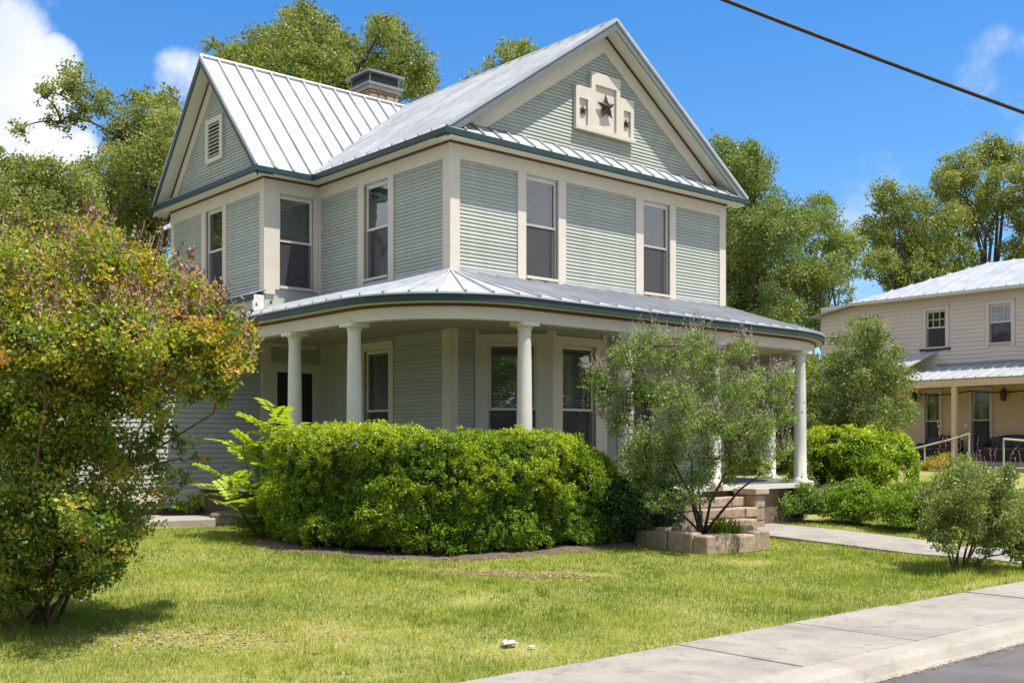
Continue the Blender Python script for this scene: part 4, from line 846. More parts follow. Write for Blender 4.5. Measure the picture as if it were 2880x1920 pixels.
OAK_H = [(46.92,13.69,17.81,1.1,1),(50.3,13.66,19.21,1.04,1),(51.64,13.02,19.11,1.05,1),(46.98,14.56,16.98,0.91,1),(49.82,14.71,16.62,1.47,1),(48.65,12.07,16.39,1.4,1),(48.77,10.73,14.99,1.18,1),(48.73,13.54,14.62,1.02,0.7),(45.46,13.36,14.55,0.98,0.8),(48.96,11.21,13.1,1.0,1),(46.45,14.5,12.04,1.01,1),(48.15,14.09,12.79,1.02,0.7),(49.69,10.35,17.44,1.39,1)]
SMALL = [(14.77,0.24,5.23,0.49,1),(15.79,1.54,4.78,0.57,1),(15.56,0.27,4.58,0.6,1),(15.48,2.05,4.17,0.57,1),(16.15,1.3,3.85,0.83,1),(15.98,0.07,3.99,0.55,1),(14.83,1.28,3.19,0.71,1),(15.78,0.62,2.99,0.71,1),(16.63,0.21,3.1,0.46,1),(14.61,1.84,3.51,0.41,1),(14.62,1.73,2.69,0.46,1),(15.5,1.13,2.28,0.61,1)]
MYRT = [(-8.91, -4.59, 3.85, 0.39, 1), (-8.72, -5.55, 3.81, 0.35, 1), (-8.51, -5.88, 3.66, 0.33, 1), (-8.09, -5.71, 3.59, 0.35, 1), (-8.12, -6.58, 3.33, 0.31, 1), (-7.91, -6.64, 3.07, 0.28, 1), (-7.27, -5.94, 3.07, 0.2, 1), (-7.64, -6.47, 2.74, 0.22, 0.8), (-7.96, -6.14, 2.84, 0.34, 0.8), (-8.57, -6.61, 3.03, 0.38, 1), (-8.72, -5.73, 3.26, 0.43, 1), (-9.02, -5.16, 3.22, 0.48, 1), (-9.51, -5.77, 3.44, 0.47, 1), (-9.52, -4.66, 3.05, 0.62, 1), (-9.13, -4.97, 2.61, 0.52, 1), (-9.02, -6.13, 2.63, 0.38, 1), (-8.4, -5.61, 2.64, 0.34, 0.8), (-7.91, -6.34, 2.53, 0.15, 0.8), (-8.97, -5.01, 2.03, 0.45, 1), (-8.75, -5.82, 2.02, 0.33, 0.8), (-8.26, -5.59, 1.89, 0.28, 0.8), (-8.03, -5.73, 1.78, 0.21, 0.45), (-9.37, -5.89, 1.49, 0.35, 1), (-9.02, -6.13, 1.48, 0.32, 0.8), (-8.38, -5.54, 1.4, 0.28, 0.6), (-8.03, -5.31, 1.2, 0.16, 0.5), (-8.78, -5.98, 1.05, 0.23, 0.7), (-9.03, -5.38, 0.95, 0.18, 0.6), (-9.48, -4.74, 2.2, 0.51, 1), (-9.59, -5.15, 1.37, 0.39, 1), (-8.62, -5.91, 1.73, 0.26, 0.6), (-8.4, -6.2, 1.53, 0.2, 0.5), (-9.19, -5.29, 1.12, 0.37, 1), (-8.96, -5.76, 1.21, 0.33, 1), (-8.6, -5.67, 1.25, 0.29, 1), (-9.32, -5.18, 0.79, 0.27, 1), (-9.44, -4.81, 0.97, 0.34, 1), (-9.14, -5.74, 1.77, 0.39, 1), (-8.82, -6.01, 2.32, 0.36, 0.8), (-8.12, -5.95, 2.95, 0.37, 1), (-7.93, -6.39, 3.09, 0.32, 1), (-9.17, -5.84, 2.95, 0.45, 1), (-8.66, -6.02, 2.97, 0.39, 1), (-8.24, -5.98, 2.43, 0.3, 0.8), (-8.8, -5.77, 0.87, 0.25, 1), (-8.56, -5.84, 0.99, 0.2, 0.8), (-7.95, -5.97, 2.03, 0.14, 0.5), (-7.92, -6.13, 1.75, 0.12, 0.4), (-8.09, -6.12, 1.55, 0.14, 0.5), (-7.8, -6.1, 1.89, 0.09, 0.35), (-8.09, -5.71, 2.1, 0.16, 0.5), (-7.48, -6.51, 2.88, 0.12, 0.6), (-7.73, -6.43, 2.5, 0.13, 0.7), (-8.87, -5.7, 0.83, 0.23, 0.8), (-9.18, -5.57, 0.75, 0.2, 0.8), (-8.58, -5.82, 0.96, 0.2, 0.7), (-9.41, -4.97, 0.71, 0.27, 1), (-8.5, -6.03, 1.2, 0.17, 0.6)]
VITEX = [(0.27,-4.18,3.45,0.31,1),(0.21,-3.77,2.96,0.32,1),(-0.13,-3.95,3.17,0.2,1),(0.54,-4.4,3.68,0.31,1),(1.24,-4.38,3.5,0.35,1),(0.8,-5.19,3.64,0.25,1),(0.84,-4.36,2.96,0.46,1),(0.51,-3.81,2.45,0.35,0.8),(0.35,-4.34,1.93,0.31,0.8),(0.82,-4.89,2.32,0.42,1),(1.67,-4.7,3.03,0.35,1),(1.51,-5.47,2.99,0.36,1),(1.5,-5.54,3.55,0.22,1),(2.04,-5.62,2.89,0.31,1),(2.44,-5.54,2.56,0.32,1),(1.58,-5.75,2.32,0.33,1),(1.51,-5.33,1.82,0.28,0.7),(1.18,-5.03,1.82,0.31,0.7),(1.17,-4.22,1.64,0.32,0.7),(2.26,-5.8,3.12,0.23,1),(2.64,-5.47,1.99,0.23,0.7),(1.78,-5.81,1.71,0.19,0.7),(0.61, -4.4, 2.16, 0.4, 0.9), (0.68, -4.86, 2.82, 0.39, 0.9), (1.3, -5.14, 2.38, 0.42, 0.9), (1.33, -4.76, 1.53, 0.32, 0.9), (1.21, -4.26, 1.99, 0.35, 0.9), (1.92, -5.01, 2.57, 0.41, 0.9), (0.62, -4.01, 2.91, 0.37, 0.9), (1.98, -5.46, 1.82, 0.26, 0.9), (0.71, -4.09, 1.47, 0.26, 0.9), (1.34, -5.04, 3.4, 0.28, 0.9), (0.66, -4.44, 1.19, 0.23, 0.9),(0.96, -4.84, 1.25, 0.25, 0.8), (0.89, -4.38, 1.18, 0.26, 0.8), (1.73, -5.37, 1.93, 0.28, 0.8), (2.19, -5.37, 2.33, 0.29, 0.9), (1.38, -4.94, 1.19, 0.2, 0.6), (0.55, -4.08, 1.76, 0.29, 0.9), (1.52, -5.32, 1.54, 0.2, 0.6)]
RMYRT = [(3.22,-8.3,1.51,0.32,1),(3.19,-7.94,1.24,0.35,1),(3.9,-8.3,1.39,0.35,1),(3.79,-8.67,1.09,0.34,1),(2.74,-8.0,0.84,0.24,1),(3.06,-8.38,1.0,0.39,1),(3.69,-8.51,0.71,0.37,1),(2.87,-8.15,0.68,0.24,1),(4.16,-8.62,0.48,0.22,0.7),(3.49,-8.0,1.72,0.19,0.7),(3.54,-8.74,1.62,0.21,0.7),(3.38,-8.5,0.36,0.21,0.5),(3.18,-7.77,1.23,0.19,1)]
far = (0.13, 0.075)
tree('oak_tree', 'olive green oak with a sparse bare limb reaching left, left of the house gable', OAK_A, (1.0, 16.6, .75), .30, (0.10, 0.058), 4.6, 'leaf_oak', tint=.5)
tree('oak_tree', 'lower broad oak crown at the left edge behind the reddish shrub', OAK_B, (-3.2, 13.3, .7), .26, (0.09, 0.052), 4.8, 'leaf_oak', tint=.5)
tree('oak_tree', 'tallest oak rising behind the chimney', OAK_C, (9.6, 21.0, .8), .45, (0.12, 0.07), 4.2, 'leaf_oak', tint=.42)
tree('oak_tree', 'small oak top peeking over the main roof ridge', OAK_D, (17.6, 18.8, .8), .25, (0.12, 0.07), 3.0, 'leaf_oak', tint=.45)
tree('oak_tree', 'dense dark green tree right behind the house corner', OAK_E, (29.6, 15.6, .9), .40, far, 4.5, 'leaf_oak_cool', tint=.45)
tree('oak_tree', 'thinner tree between the dense tree and the far oaks at right', OAK_F, (35.0, 14.6, .9), .28, far, 3.8, 'leaf_oak_cool', tint=.5)
tree('oak_tree', 'far oak over the left end of the tan house roof', OAK_G, (43.0, 15.0, .9), .35, (0.15, 0.085), 4.4, 'leaf_oak', tint=.42)
tree('oak_tree', 'taller far oak with visible dark trunk over the right end of the tan house roof', OAK_H, (49.3, 12.9, .9), .42, (0.15, 0.085), 4.0, 'leaf_oak', tint=.45)
tree('small_tree', 'small bushy green tree standing in front of the tan house', SMALL, (15.6, 1.0, .9), .12, (0.075, 0.045), 3.2, 'leaf_oak_cool', group=None, tint=.5)
def shrub(name, label, blobs, base, stems, leaf, lai, mat, bark, clump=(0.3, 0.55), tint=.45, stem_r=.02, height_tint=0.0, group=None, cat='shrub', up=.3, thick=True, sub=3, tint_clump=.18, stem_spread=.15, shell=.3, tint_leaf=.13):
    dv = Vector((base[0] + 12.4, base[1] + 16, 0)).normalized(); bl = thicken(blobs, dv, int(base[0] * 13) + 3, .6) if thick else blobs
    t = thing(name, label, cat, base, group); zr = (min(b[2] for b in blobs), max(b[2] for b in blobs))
    c, tn, cen = clump_cloud(bl, leaf[0] * leaf[1] * .5, lai, clump_r=clump, tint_mu=tint, height_tint=height_tint, zr=zr, tint_clump=tint_clump, tint_leaf=tint_leaf, shell=shell); c = c[c[:, 2] > base[2] + .02]; tn = tn[:len(c)]
    leaf_mesh('foliage', c, leaf[0], leaf[1], tn, mat, t, up)
    mb = MB(); B = Vector(base); E = [Vector(b[:3]) for b in bl]; order = [0]
    while len(order) < len(E):
        order.append(max((k for k in range(len(E)) if k not in order), key=lambda k: min((E[k] - E[o]).length for o in order)))
        if len(order) >= stems: break
    nodes_ = []
    for n_, k in enumerate(order + [k for k in range(len(E)) if k not in order]):
        e = E[k]; w_ = .06 * (e - B).length; rv = lambda a: Vector((random.uniform(-a, a), random.uniform(-a, a), random.uniform(-a, a) * .5))
        if n_ < len(order): s_ = B + Vector((random.uniform(-1, 1) * stem_spread, random.uniform(-1, 1) * stem_spread, -.05)); r0 = stem_r
        else: s_ = min((p for p in nodes_ if p.z < e.z + .1), key=lambda p: (p - e).length, default=B); r0 = stem_r * .45
        mid = s_.lerp(e, .45); mid.z += .06 * (e - s_).length; P = [s_, s_.lerp(mid, .5) + rv(w_ * .5), mid + rv(w_), mid.lerp(e, .5) + rv(w_), e]
        mb.tube(P, r0, stem_r * .22, 5); nodes_ += P[1:]
        for cc in cen[np.argsort(np.sum((cen - np.array(e[:])) ** 2, 1))[:sub]]: mb.tube(curve_pts(e, cc, 2, .02, .03), stem_r * .22, stem_r * .08, 3, cap=False)
    mb.build('stem', MAT[bark], t, smooth=True); return t, cen
def spikes(parent, name, mat, centers, length, width, seed, n_each=7, lean=.35):
    r = np.random.default_rng(seed); pts, ax, st = [], [], MB()
    for c in centers:
        d = np.array([r.normal() * lean, r.normal() * lean, 1.0]); d /= np.linalg.norm(d); L_ = length * r.uniform(.6, 1.3); st.tube([tuple(c), tuple(c + d * L_)], .004, .002, 3, cap=False)
        s = r.random((n_each, 1)) * .75 + .25; pts.append(c + d * L_ * s + r.normal(size=(n_each, 3)) * width * .3); ax.append(np.tile(d, (n_each, 1)))
    p = np.concatenate(pts); o = leaf_mesh(name, p, width * 1.6, width, rng.random(len(p)), mat, parent, 0, np.concatenate(ax)); tag(o, kind='stuff'); tag(st.build(name + '_stalk', MAT['twig'], parent), kind='stuff'); return o
# --- large crape myrtle at the left
t, cen = shrub('crape_myrtle', 'big multi stemmed crape myrtle turning yellow and orange at the left edge', MYRT, (-9.15, -5.25, .38), 16, (0.046, 0.028), 3.5, 'leaf_myrtle', 'bark_red', clump=(.30, .56), tint=.22, stem_r=.022, height_tint=.38, stem_spread=.30, sub=5, tint_clump=.21, shell=.35, tint_leaf=.09)
hi = cen[(cen[:, 2] > 2.55) & (rng.random(len(cen)) < .8)]
spikes(t, 'seed_head', 'seedhead', hi + np.array([0, 0, .08]), .26, .028, 4, 9, .5)
# --- clipped hedge
def tufts(cen, out, rad, per, tint, name, ln, wd, mat, parent):
    # each tuft: short leafy shoots fanning out from a point on the clipped surface
    n = len(cen); C = np.repeat(cen, per, 0); O = np.repeat(out, per, 0); Rr = np.repeat(rad, per)[:, None]
    d = rand_unit(n * per) + O * .9; d /= np.linalg.norm(d, axis=1, keepdims=True); k = rng.random((n * per, 1)) ** .6
    P = C + d * Rr * k - O * Rr * .35; T = np.repeat(tint, per) + rng.normal(size=n * per) * .13 + .16 * (k[:, 0] - .5)
    return leaf_mesh(name, P, ln, wd, T, mat, parent, .45, d)
def smooth_line(P, m):
    P = [Vector((x, y, 0)) for x, y in P]; Q = [P[0] * 2 - P[1]] + P + [P[-1] * 2 - P[-2]]; out = []
    for i in range(1, len(Q) - 2):
        for k in range(m):
            t = k / m; a, b, c, d = Q[i - 1], Q[i], Q[i + 1], Q[i + 2]
            out.append(.5 * ((2 * b) + (c - a) * t + (2 * a - 5 * b + 4 * c - d) * t * t + (3 * b - a - 3 * c + d) * t ** 3))
    return out + [P[-1]]
def offset_hedge():
    t = thing('clipped_hedge', 'long clipped bright green hedge in front of the curved porch', 'hedge', (-2.4, -3.3, .45)); L = smooth_line(HEDGE, 14)
    cum = np.cumsum([0] + [(b - a).length for a, b in zip(L[:-1], L[1:])]); Lt = cum[-1]; X = np.array([p.x for p in L]); Y = np.array([p.y for p in L])
    def at(S):
        Sc = np.clip(S, 0, Lt); px, py = np.interp(Sc, cum, X), np.interp(Sc, cum, Y); dx = np.interp(Sc + .05, cum, X) - np.interp(Sc - .05, cum, X); dy = np.interp(Sc + .05, cum, Y) - np.interp(Sc - .05, cum, Y); l = np.hypot(dx, dy); dx, dy = dx / l, dy / l
        ov = S - Sc; return px + dx * ov, py + dy * ov, dx, dy, ov
    def surf(n):
        S = rng.uniform(-.45, Lt + .45, n); px, py, dx, dy, ov = at(S); endf = np.sqrt(np.clip(1 - (ov / .50) ** 2, .03, 1))
        H = 1.76 - .60 * sstep(Lt - .75, Lt + .4, S) - .10 * sstep(.3, -.4, S) + .03 * (vnoise(S, S * 0 + 3, 1.7) - .5); half = .50 * endf + .06 * (vnoise(S, S * 0 + 9, 2.2) - .5)
        th = rng.uniform(0, math.pi, n); top = rng.random(n) < .60; ca, sa = np.cos(th), np.sin(th); ex = .55
        w = np.sign(ca) * np.abs(ca) ** ex * half; z = H * (.52 + .48 * np.abs(sa) ** ex); nw, nz = ca, sa
        side = np.where(rng.random(n) < .75, -1, 1); zl = H * rng.uniform(.06, .60, n); w = np.where(top, w, side * half * (1.0 - .30 * (1 - zl / (.6 * H)))); z = np.where(top, z, zl); nw = np.where(top, nw, side); nz = np.where(top, nz, .15)
        wx, wy = dy, -dx      # pointing to the lawn side for w < 0
        x = px - wx * w * 1.0; y = py - wy * w * 1.0; o = np.stack([-wx * nw, -wy * nw, nz], 1); o += np.stack([dx, dy, 0 * dx], 1) * (ov / .5)[:, None]; o /= np.linalg.norm(o, axis=1, keepdims=True)
        return np.stack([x, y, ground_z(x, y) + z], 1), o, S, z / H
    c, o, S, zr = surf(4200); q = vnoise(S + 20, zr * 1.8 + c[:, 1] * .3, 2.6); c = c + o * ((q - .55) * .29 * np.where(o[:, 2] > .75, .45, 1) + rng.normal(size=len(c)) * .035)[:, None]
    keep = rng.random(len(c)) < np.clip(.25 + 1.5 * q + .4 * (zr > .9), .2, 1); c, o, q, zr, S = c[keep], o[keep], q[keep], zr[keep], S[keep]
    tufts(c, o, rng.uniform(.055, .12, len(c)), 56, .35 + .45 * (q - .5) + rng.normal(size=len(c)) * .15 + .34 * (zr - .5) + .16 * sstep(1.2, -.3, S), 'foliage', .040, .018, 'leaf_hedge', t)  # tint darkens downward and in hollows: shade put into the leaf colour
    mb = MB(); r = random.Random(4)
    for k in range(46):
        px, py = [float(v[0]) for v in at(np.array([r.uniform(.05, Lt - .05)]))[:2]]; b = Vector((px + r.uniform(-.12, .12), py + r.uniform(-.12, .12), .38)); e = b + Vector((r.uniform(-.3, .3), r.uniform(-.3, .3), r.uniform(.9, 1.3))); mb.tube(curve_pts(b, e, 4, 0, .05), .018, .006, 5)
    mb.build('stem', MAT['bark'], t)
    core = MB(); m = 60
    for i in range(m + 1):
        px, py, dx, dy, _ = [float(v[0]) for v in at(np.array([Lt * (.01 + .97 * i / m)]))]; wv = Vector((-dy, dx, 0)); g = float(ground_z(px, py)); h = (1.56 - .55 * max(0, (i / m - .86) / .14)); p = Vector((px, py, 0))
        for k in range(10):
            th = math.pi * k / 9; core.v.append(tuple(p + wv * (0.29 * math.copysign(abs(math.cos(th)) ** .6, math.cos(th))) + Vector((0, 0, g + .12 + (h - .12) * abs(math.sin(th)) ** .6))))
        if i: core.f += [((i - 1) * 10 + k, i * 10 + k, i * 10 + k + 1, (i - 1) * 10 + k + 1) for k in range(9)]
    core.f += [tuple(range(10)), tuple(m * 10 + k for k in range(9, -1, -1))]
    core.build('shade_core', MAT['shade_core_dark'], t)  # solid dark core added to stop light passing through the hedge
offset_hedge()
# --- chaste tree in its stone planter
pt = thing('stone_planter', 'low planter of tan limestone blocks around the chaste tree', 'planter', (1.65, -4.6, .42)); zb = .30
for x0, x1, y0, y1, zt in ((.86, 1.62, -5.34, -5.06, .63), (1.63, 2.08, -5.36, -5.08, .60), (2.09, 2.50, -5.33, -5.02, .64), (.84, 1.12, -5.05, -4.55, .66), (.82, 1.10, -4.54, -3.85, .64), (2.22, 2.50, -5.01, -4.4, .70), (2.20, 2.48, -4.39, -3.85, .69), (1.11, 1.70, -4.1, -3.84, .68), (1.71, 2.19, -4.1, -3.82, .70)):
    bevel(MB().box(x0, x1, y0, y1, zb, zt).build('stone', MAT['limestone'], pt), .03, 2)
so = MB().box(1.1, 2.22, -5.06, -4.1, .35, .56); so.build('soil', MAT['mulch'], pt)
t, cen = shrub('chaste_tree', 'airy grey green chaste tree with faded flower spikes growing from the stone planter', VITEX, (1.6, -4.62, .58), 6, (0.060, 0.019), 1.75, 'leaf_vitex', 'bark', clump=(.28, .58), tint=.48, stem_r=.030, stem_spread=.07, sub=5, shell=.25)
spikes(t, 'flower_spike', 'flower', cen[(cen[:, 2] > 1.7) & (rng.random(len(cen)) < .95)] + np.array([0, 0, .05]), .24, .020, 6, 10, .32)
# --- unpruned pinnate sapling left of the hedge: every frond its own part
sap = thing('leafy_sapling', 'bright green sapling with long feathery fronds at the left end of the hedge', 'shrub', (-3.92, -.45, .55)); rs = random.Random(21)
def frond_mesh(L_, seed):
    r = random.Random(seed); mb = MB(); n = 7; P = []
    for i in range(n + 1):
        s = i / n; P.append(Vector((L_ * s, 0, .10 * math.sin(s * 1.6) - .16 * L_ * s * s)))
    mb.tube(P, .006, .002, 3, cap=False)
    for i in range(1, n + 1):
        p = P[i]; ll = .185 * L_ / .6 * (1 - .45 * abs(i / n - .45)); 
        for sgn in (-1, 1):
            d = Vector((.45, sgn * 1.0, -.18 + r.uniform(-.12, .12))).normalized() * ll; wv = Vector((1, -sgn * .45, 0)).normalized() * .052 * L_ / .6
            mb.add([p, p + d * .4 + wv, p + d, p + d * .4 - wv], [(0, 1, 2, 3)])
    me = bpy.data.meshes.new('frond'); me.from_pydata(mb.v, [], mb.f); a = me.attributes.new('tint', 'FLOAT', 'FACE'); a.data.foreach_set('value', [min(1, max(0, (.24, .32, .60, .70)[seed] + r.uniform(-.2, .2))) for _ in mb.f]); me.materials.append(MAT['leaf_bright']); return me
FM = [frond_mesh(L_, i) for i, L_ in enumerate((.50, .58, .64, .54))]
stem = MB(); tips = []
for (dx, dy, h, lean) in ((0, 0, 2.0, .1), (-.35, .15, 1.5, .25), (.2, -.3, 1.15, .3), (-.55, .35, 1.05, .4), (.30, .10, 1.75, .2), (-.2, -.35, .75, .45), (.05, .4, 1.4, .2), (-.65, -.05, .7, .4)):
    b = Vector((-3.92 + dx * .3, -.45 + dy * .3, .50)); e = Vector((-3.92 + dx * 1.25, -.45 + dy * 1.25, .55 + h)); C_ = curve_pts(b, e, 5, 0, .03); stem.tube(C_, .014, .006, 5)
    for k in range(int(8 + h * 8)):
        s = rs.uniform(.12, 1.0); i = min(4, int(s * 5)); tips.append((C_[i].lerp(C_[i + 1], s * 5 - i if s < 1 else 1), s))
stem.build('stem', MAT['bark'], sap)
for k, (p, s) in enumerate(tips):
    o = bpy.data.objects.new('frond', FM[(k % 2) + (2 if s > .72 else 0)]); COL.objects.link(o); o.parent = sap; o.location = p - sap.location; o.rotation_euler = (rs.uniform(-.4, .4), -rs.uniform(.1, .9) * s, rs.uniform(0, 6.28)); sc_ = rs.uniform(.7, 1.1); o.scale = (sc_,) * 3
# --- smaller shrubs
def round_blobs(cx, cy, cz, rx, ry, rz, n, r, seed):
    q = random.Random(seed); out = []
    while len(out) < n:
        a, b, c = q.uniform(-1, 1), q.uniform(-1, 1), q.uniform(-1, 1)
        if a * a + b * b + c * c < 1: out.append((cx + a * rx, cy + b * ry, cz + c * rz, r * q.uniform(.75, 1.2), 1))
    return out
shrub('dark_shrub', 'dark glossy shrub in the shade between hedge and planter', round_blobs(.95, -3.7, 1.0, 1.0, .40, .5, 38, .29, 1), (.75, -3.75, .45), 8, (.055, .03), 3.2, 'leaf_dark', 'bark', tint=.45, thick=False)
shrub('low_shrub', 'low fresh green shrub beside the stone steps', round_blobs(6.95, -2.75, .92, .70, .5, .26, 26, .27, 2), (6.95, -2.75, .6), 6, (.06, .03), 3.2, 'leaf_mid', 'bark', tint=.55, thick=False)
shrub('lavender_clump', 'grey blue flowering clump under the round bush', round_blobs(9.2, -2.3, .95, .6, .4, .25, 9, .2, 3), (9.2, -2.3, .6), 5, (.05, .016), 1.8, 'leaf_grey', 'bark', tint=.5, thick=False)
shrub('yellow_green_shrub', 'left of the two yellow green shrubs beside the front path', round_blobs(7.55, -3.7, .86, .55, .48, .30, 20, .28, 4), (7.65, -3.75, .5), 5, (.055, .032), 3.2, 'leaf_bright', 'bark', tint=.35, thick=False, group='yellow green shrubs by the path')
shrub('yellow_green_shrub', 'wider right one of the two yellow green shrubs behind the front path', round_blobs(7.75, -5.05, .84, .85, .62, .36, 34, .29, 5), (7.75, -5.05, .45), 6, (.055, .032), 3.2, 'leaf_bright', 'bark', tint=.32, thick=False, group='yellow green shrubs by the path')
shrub('tall_grass_clump', 'pale feathery green clump rising behind the yellow green shrubs', round_blobs(10.2, -4.6, 1.05, .75, .6, .50, 18, .30, 15), (10.2, -4.6, .6), 6, (.09, .016), 2.6, 'leaf_bright', 'twig', tint=.55, thick=False, cat='plant')
shrub('small_crape_myrtle', 'small rounded crape myrtle on the lawn beside the pavement', RMYRT, (3.15, -8.2, .14), 9, (.044, .026), 3.4, 'leaf_oak_cool', 'bark', clump=(.28, .52), tint=.55, stem_r=.022, stem_spread=.10, sub=4)
_t = bpy.data.objects['small_crape_myrtle']; _c = np.array([b[:3] for b in RMYRT if b[2] > 1.1]); spikes(_t, 'seed_head', 'seedhead', np.repeat(_c, 9, 0) + rng.normal(size=(len(_c) * 9, 3)) * .17 + np.array([0, 0, .15]), .28, .022, 9, 8, .4)
shrub('edge_shrub', 'green and reddish shrub cut off by the right edge', round_blobs(4.25, -8.75, .85, .26, .24, .50, 14, .20, 6), (4.25, -8.75, .14), 7, (.045, .026), 2.6, 'leaf_mid', 'bark', tint=.6, thick=False)
def round_bush():
    t = thing('round_bush', 'large clipped bright green bush right of the porch', 'bush', (14.2, .35, .8)); n = 900; d = rand_unit(n); d[:, 2] = np.abs(d[:, 2]) - .55 * (rng.random(n) < .35) * np.abs(d[:, 2])
    q = vnoise(d[:, 0] * 2 + 3 * d[:, 2] + 9, d[:, 1] * 2 + 5 * d[:, 2] + 9, 1.6); e = np.sign(d) * np.abs(d) ** .56; C = e * (1 + .16 * (q - .6))[:, None] * np.array([1.42, 1.42, 1.48]) + np.array([14.2, .35, 1.0]); k = (C[:, 2] > .85) & (rng.random(n) < .3 + 1.4 * q)
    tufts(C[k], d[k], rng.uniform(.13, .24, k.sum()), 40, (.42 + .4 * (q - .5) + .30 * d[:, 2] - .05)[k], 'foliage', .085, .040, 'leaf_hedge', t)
    mb = MB()
    for i in range(14): mb.tube(curve_pts((14.2 + random.uniform(-.3, .3), .35 + random.uniform(-.3, .3), .75), (14.2 + random.uniform(-1, 1), .35 + random.uniform(-1, 1), 2.0), 4, 0, .05), .035, .012, 5)
    mb.build('stem', MAT['bark'], t)
    c = MB(); c.lathe(14.2, .35, [(.7, .85), (1.05, 1.2), (1.1, 1.9), (.8, 2.2), (.3, 2.3)], 18); c.build('shade_core', MAT['shade_core_dark'], t)  # dark solid added inside the bush in place of its shaded interior
round_bush()
shrub('background_shrub', 'tall dense shrub seen behind the far end of the porch', round_blobs(13.0, 6.5, 2.4, 1.6, 1.8, 1.5, 20, .75, 31), (13.0, 6.5, .9), 6, (.11, .06), 3.6, 'leaf_oak_cool', 'bark', tint=.4, thick=False, stem_r=.06, group='tall shrubs behind the porch')
shrub('background_shrub', 'broad shrub between the porch and the lean-to of the tan house', round_blobs(18.2, 6.2, 2.5, 2.0, 1.8, 1.5, 24, .8, 32), (18.2, 6.2, 1.0), 6, (.11, .06), 3.6, 'leaf_oak_cool', 'bark', tint=.45, thick=False, stem_r=.06, group='tall shrubs behind the porch')
shrub('background_shrub', 'leafy shrub deep behind the porch columns nearest the front door', round_blobs(12.5, 11.0, 2.6, 2.2, 1.6, 1.7, 24, .85, 33), (12.5, 11.0, .9), 6, (.12, .065), 3.6, 'leaf_oak', 'bark', tint=.4, thick=False, stem_r=.06, group='tall shrubs behind the porch')
def far_wood():
    n = 60000; a = rng.uniform(0, 2 * math.pi, n); top = 6.5 + 5 * vnoise(a * 14, a * 0 + 2, 1.0) + 3 * vnoise(a * 60, a * 0 + 5, 1.0); r = 95 + rng.uniform(-6, 10, n); z = top * rng.random(n) ** .8
    c = np.stack([8 + r * np.cos(a), 5 + r * np.sin(a), z + .3], 1); o = leaf_mesh('far_wood', c, 1.5, .95, .40 + .3 * (vnoise(a * 40, z * .4, 1.0) - .5) + rng.normal(size=n) * .1, 'leaf_oak_cool', None, .5); tag(o, 'far wood closing the view beyond the houses', 'trees', kind='stuff')
far_wood()
for (x, y, s, lab) in ((21.0, 3.6, 4, 'dull brownish shrub below the handrail of the tan house'), (20.9, 1.4, 7, 'reddish twiggy shrub left of the right handrail below the tan porch')):
    shrub('garden_shrub', lab, round_blobs(x, y, 1.35, .7, .9, .35, 12, .3, s), (x, y, 1.0), 6, (.08, .04), 2.0, 'leaf_myrtle' if s == 7 else 'leaf_oak_cool', 'twig', tint=.7, thick=False, group='shrubs below the tan porch')
shrub('weed_clump', 'small yellow green weed clump at the foot of the sunlit side wall', round_blobs(-3.3, 3.9, .95, .28, .2, .2, 6, .15, 12), (-3.3, 3.9, .65), 4, (.06, .03), 2.2, 'leaf_bright', 'bark', tint=.5, thick=False, cat='plant')
def blades(n, fx, h, w, lean, tint, name, mat, parent=None, seg=1):
    x, y = fx; m = len(x); z = ground_z(x, y); a = rng.uniform(0, 6.283, m); d = np.stack([np.cos(a), np.sin(a), np.zeros(m)], 1); b = np.stack([-np.sin(a), np.cos(a), np.zeros(m)], 1); base = np.stack([x, y, z - .005], 1)
    hh = h * rng.uniform(.5, 1.3, (m, 1)); ll = lean * rng.uniform(.1, 1.2, (m, 1)) * hh
    v = np.stack([base - b * w / 2, base + b * w / 2, base + d * ll + np.array([0, 0, 1.0]) * hh], 1).reshape(-1, 3); q = np.arange(3 * m).reshape(m, 3)
    me = bpy.data.meshes.new(name); fast_mesh(me, v, q, tint); me.materials.append(MAT[mat]); return link(name, me, parent)
# spiky yellow-green plant in the planter
pl = thing('strappy_plant', 'tuft of yellow green strap leaves at the right end of the planter', 'plant', (2.0, -4.75, .6)); mb = MB(); rs = random.Random(3)
for k in range(90):
    a = rs.uniform(0, 6.28); l = rs.uniform(.18, .36); b = Vector((2.0 + rs.uniform(-.25, .25), -4.75 + rs.uniform(-.25, .2), .59)); d = Vector((math.cos(a), math.sin(a), 0)); s = Vector((-d.y, d.x, 0)) * .011; m1 = b + d * l * .4 + Vector((0, 0, l * .75)); e = b + d * l * .95 + Vector((0, 0, l * .7)); mb.add([b - s, b + s, m1 + s, m1 - s, e], [(0, 1, 2, 3), (3, 2, 4)])
me = mb.mesh('foliage', MAT['leaf_bright']); a = me.attributes.new('tint', 'FLOAT', 'FACE'); a.data.foreach_set('value', [rs.random() for _ in me.polygons]); link('foliage', me, pl)

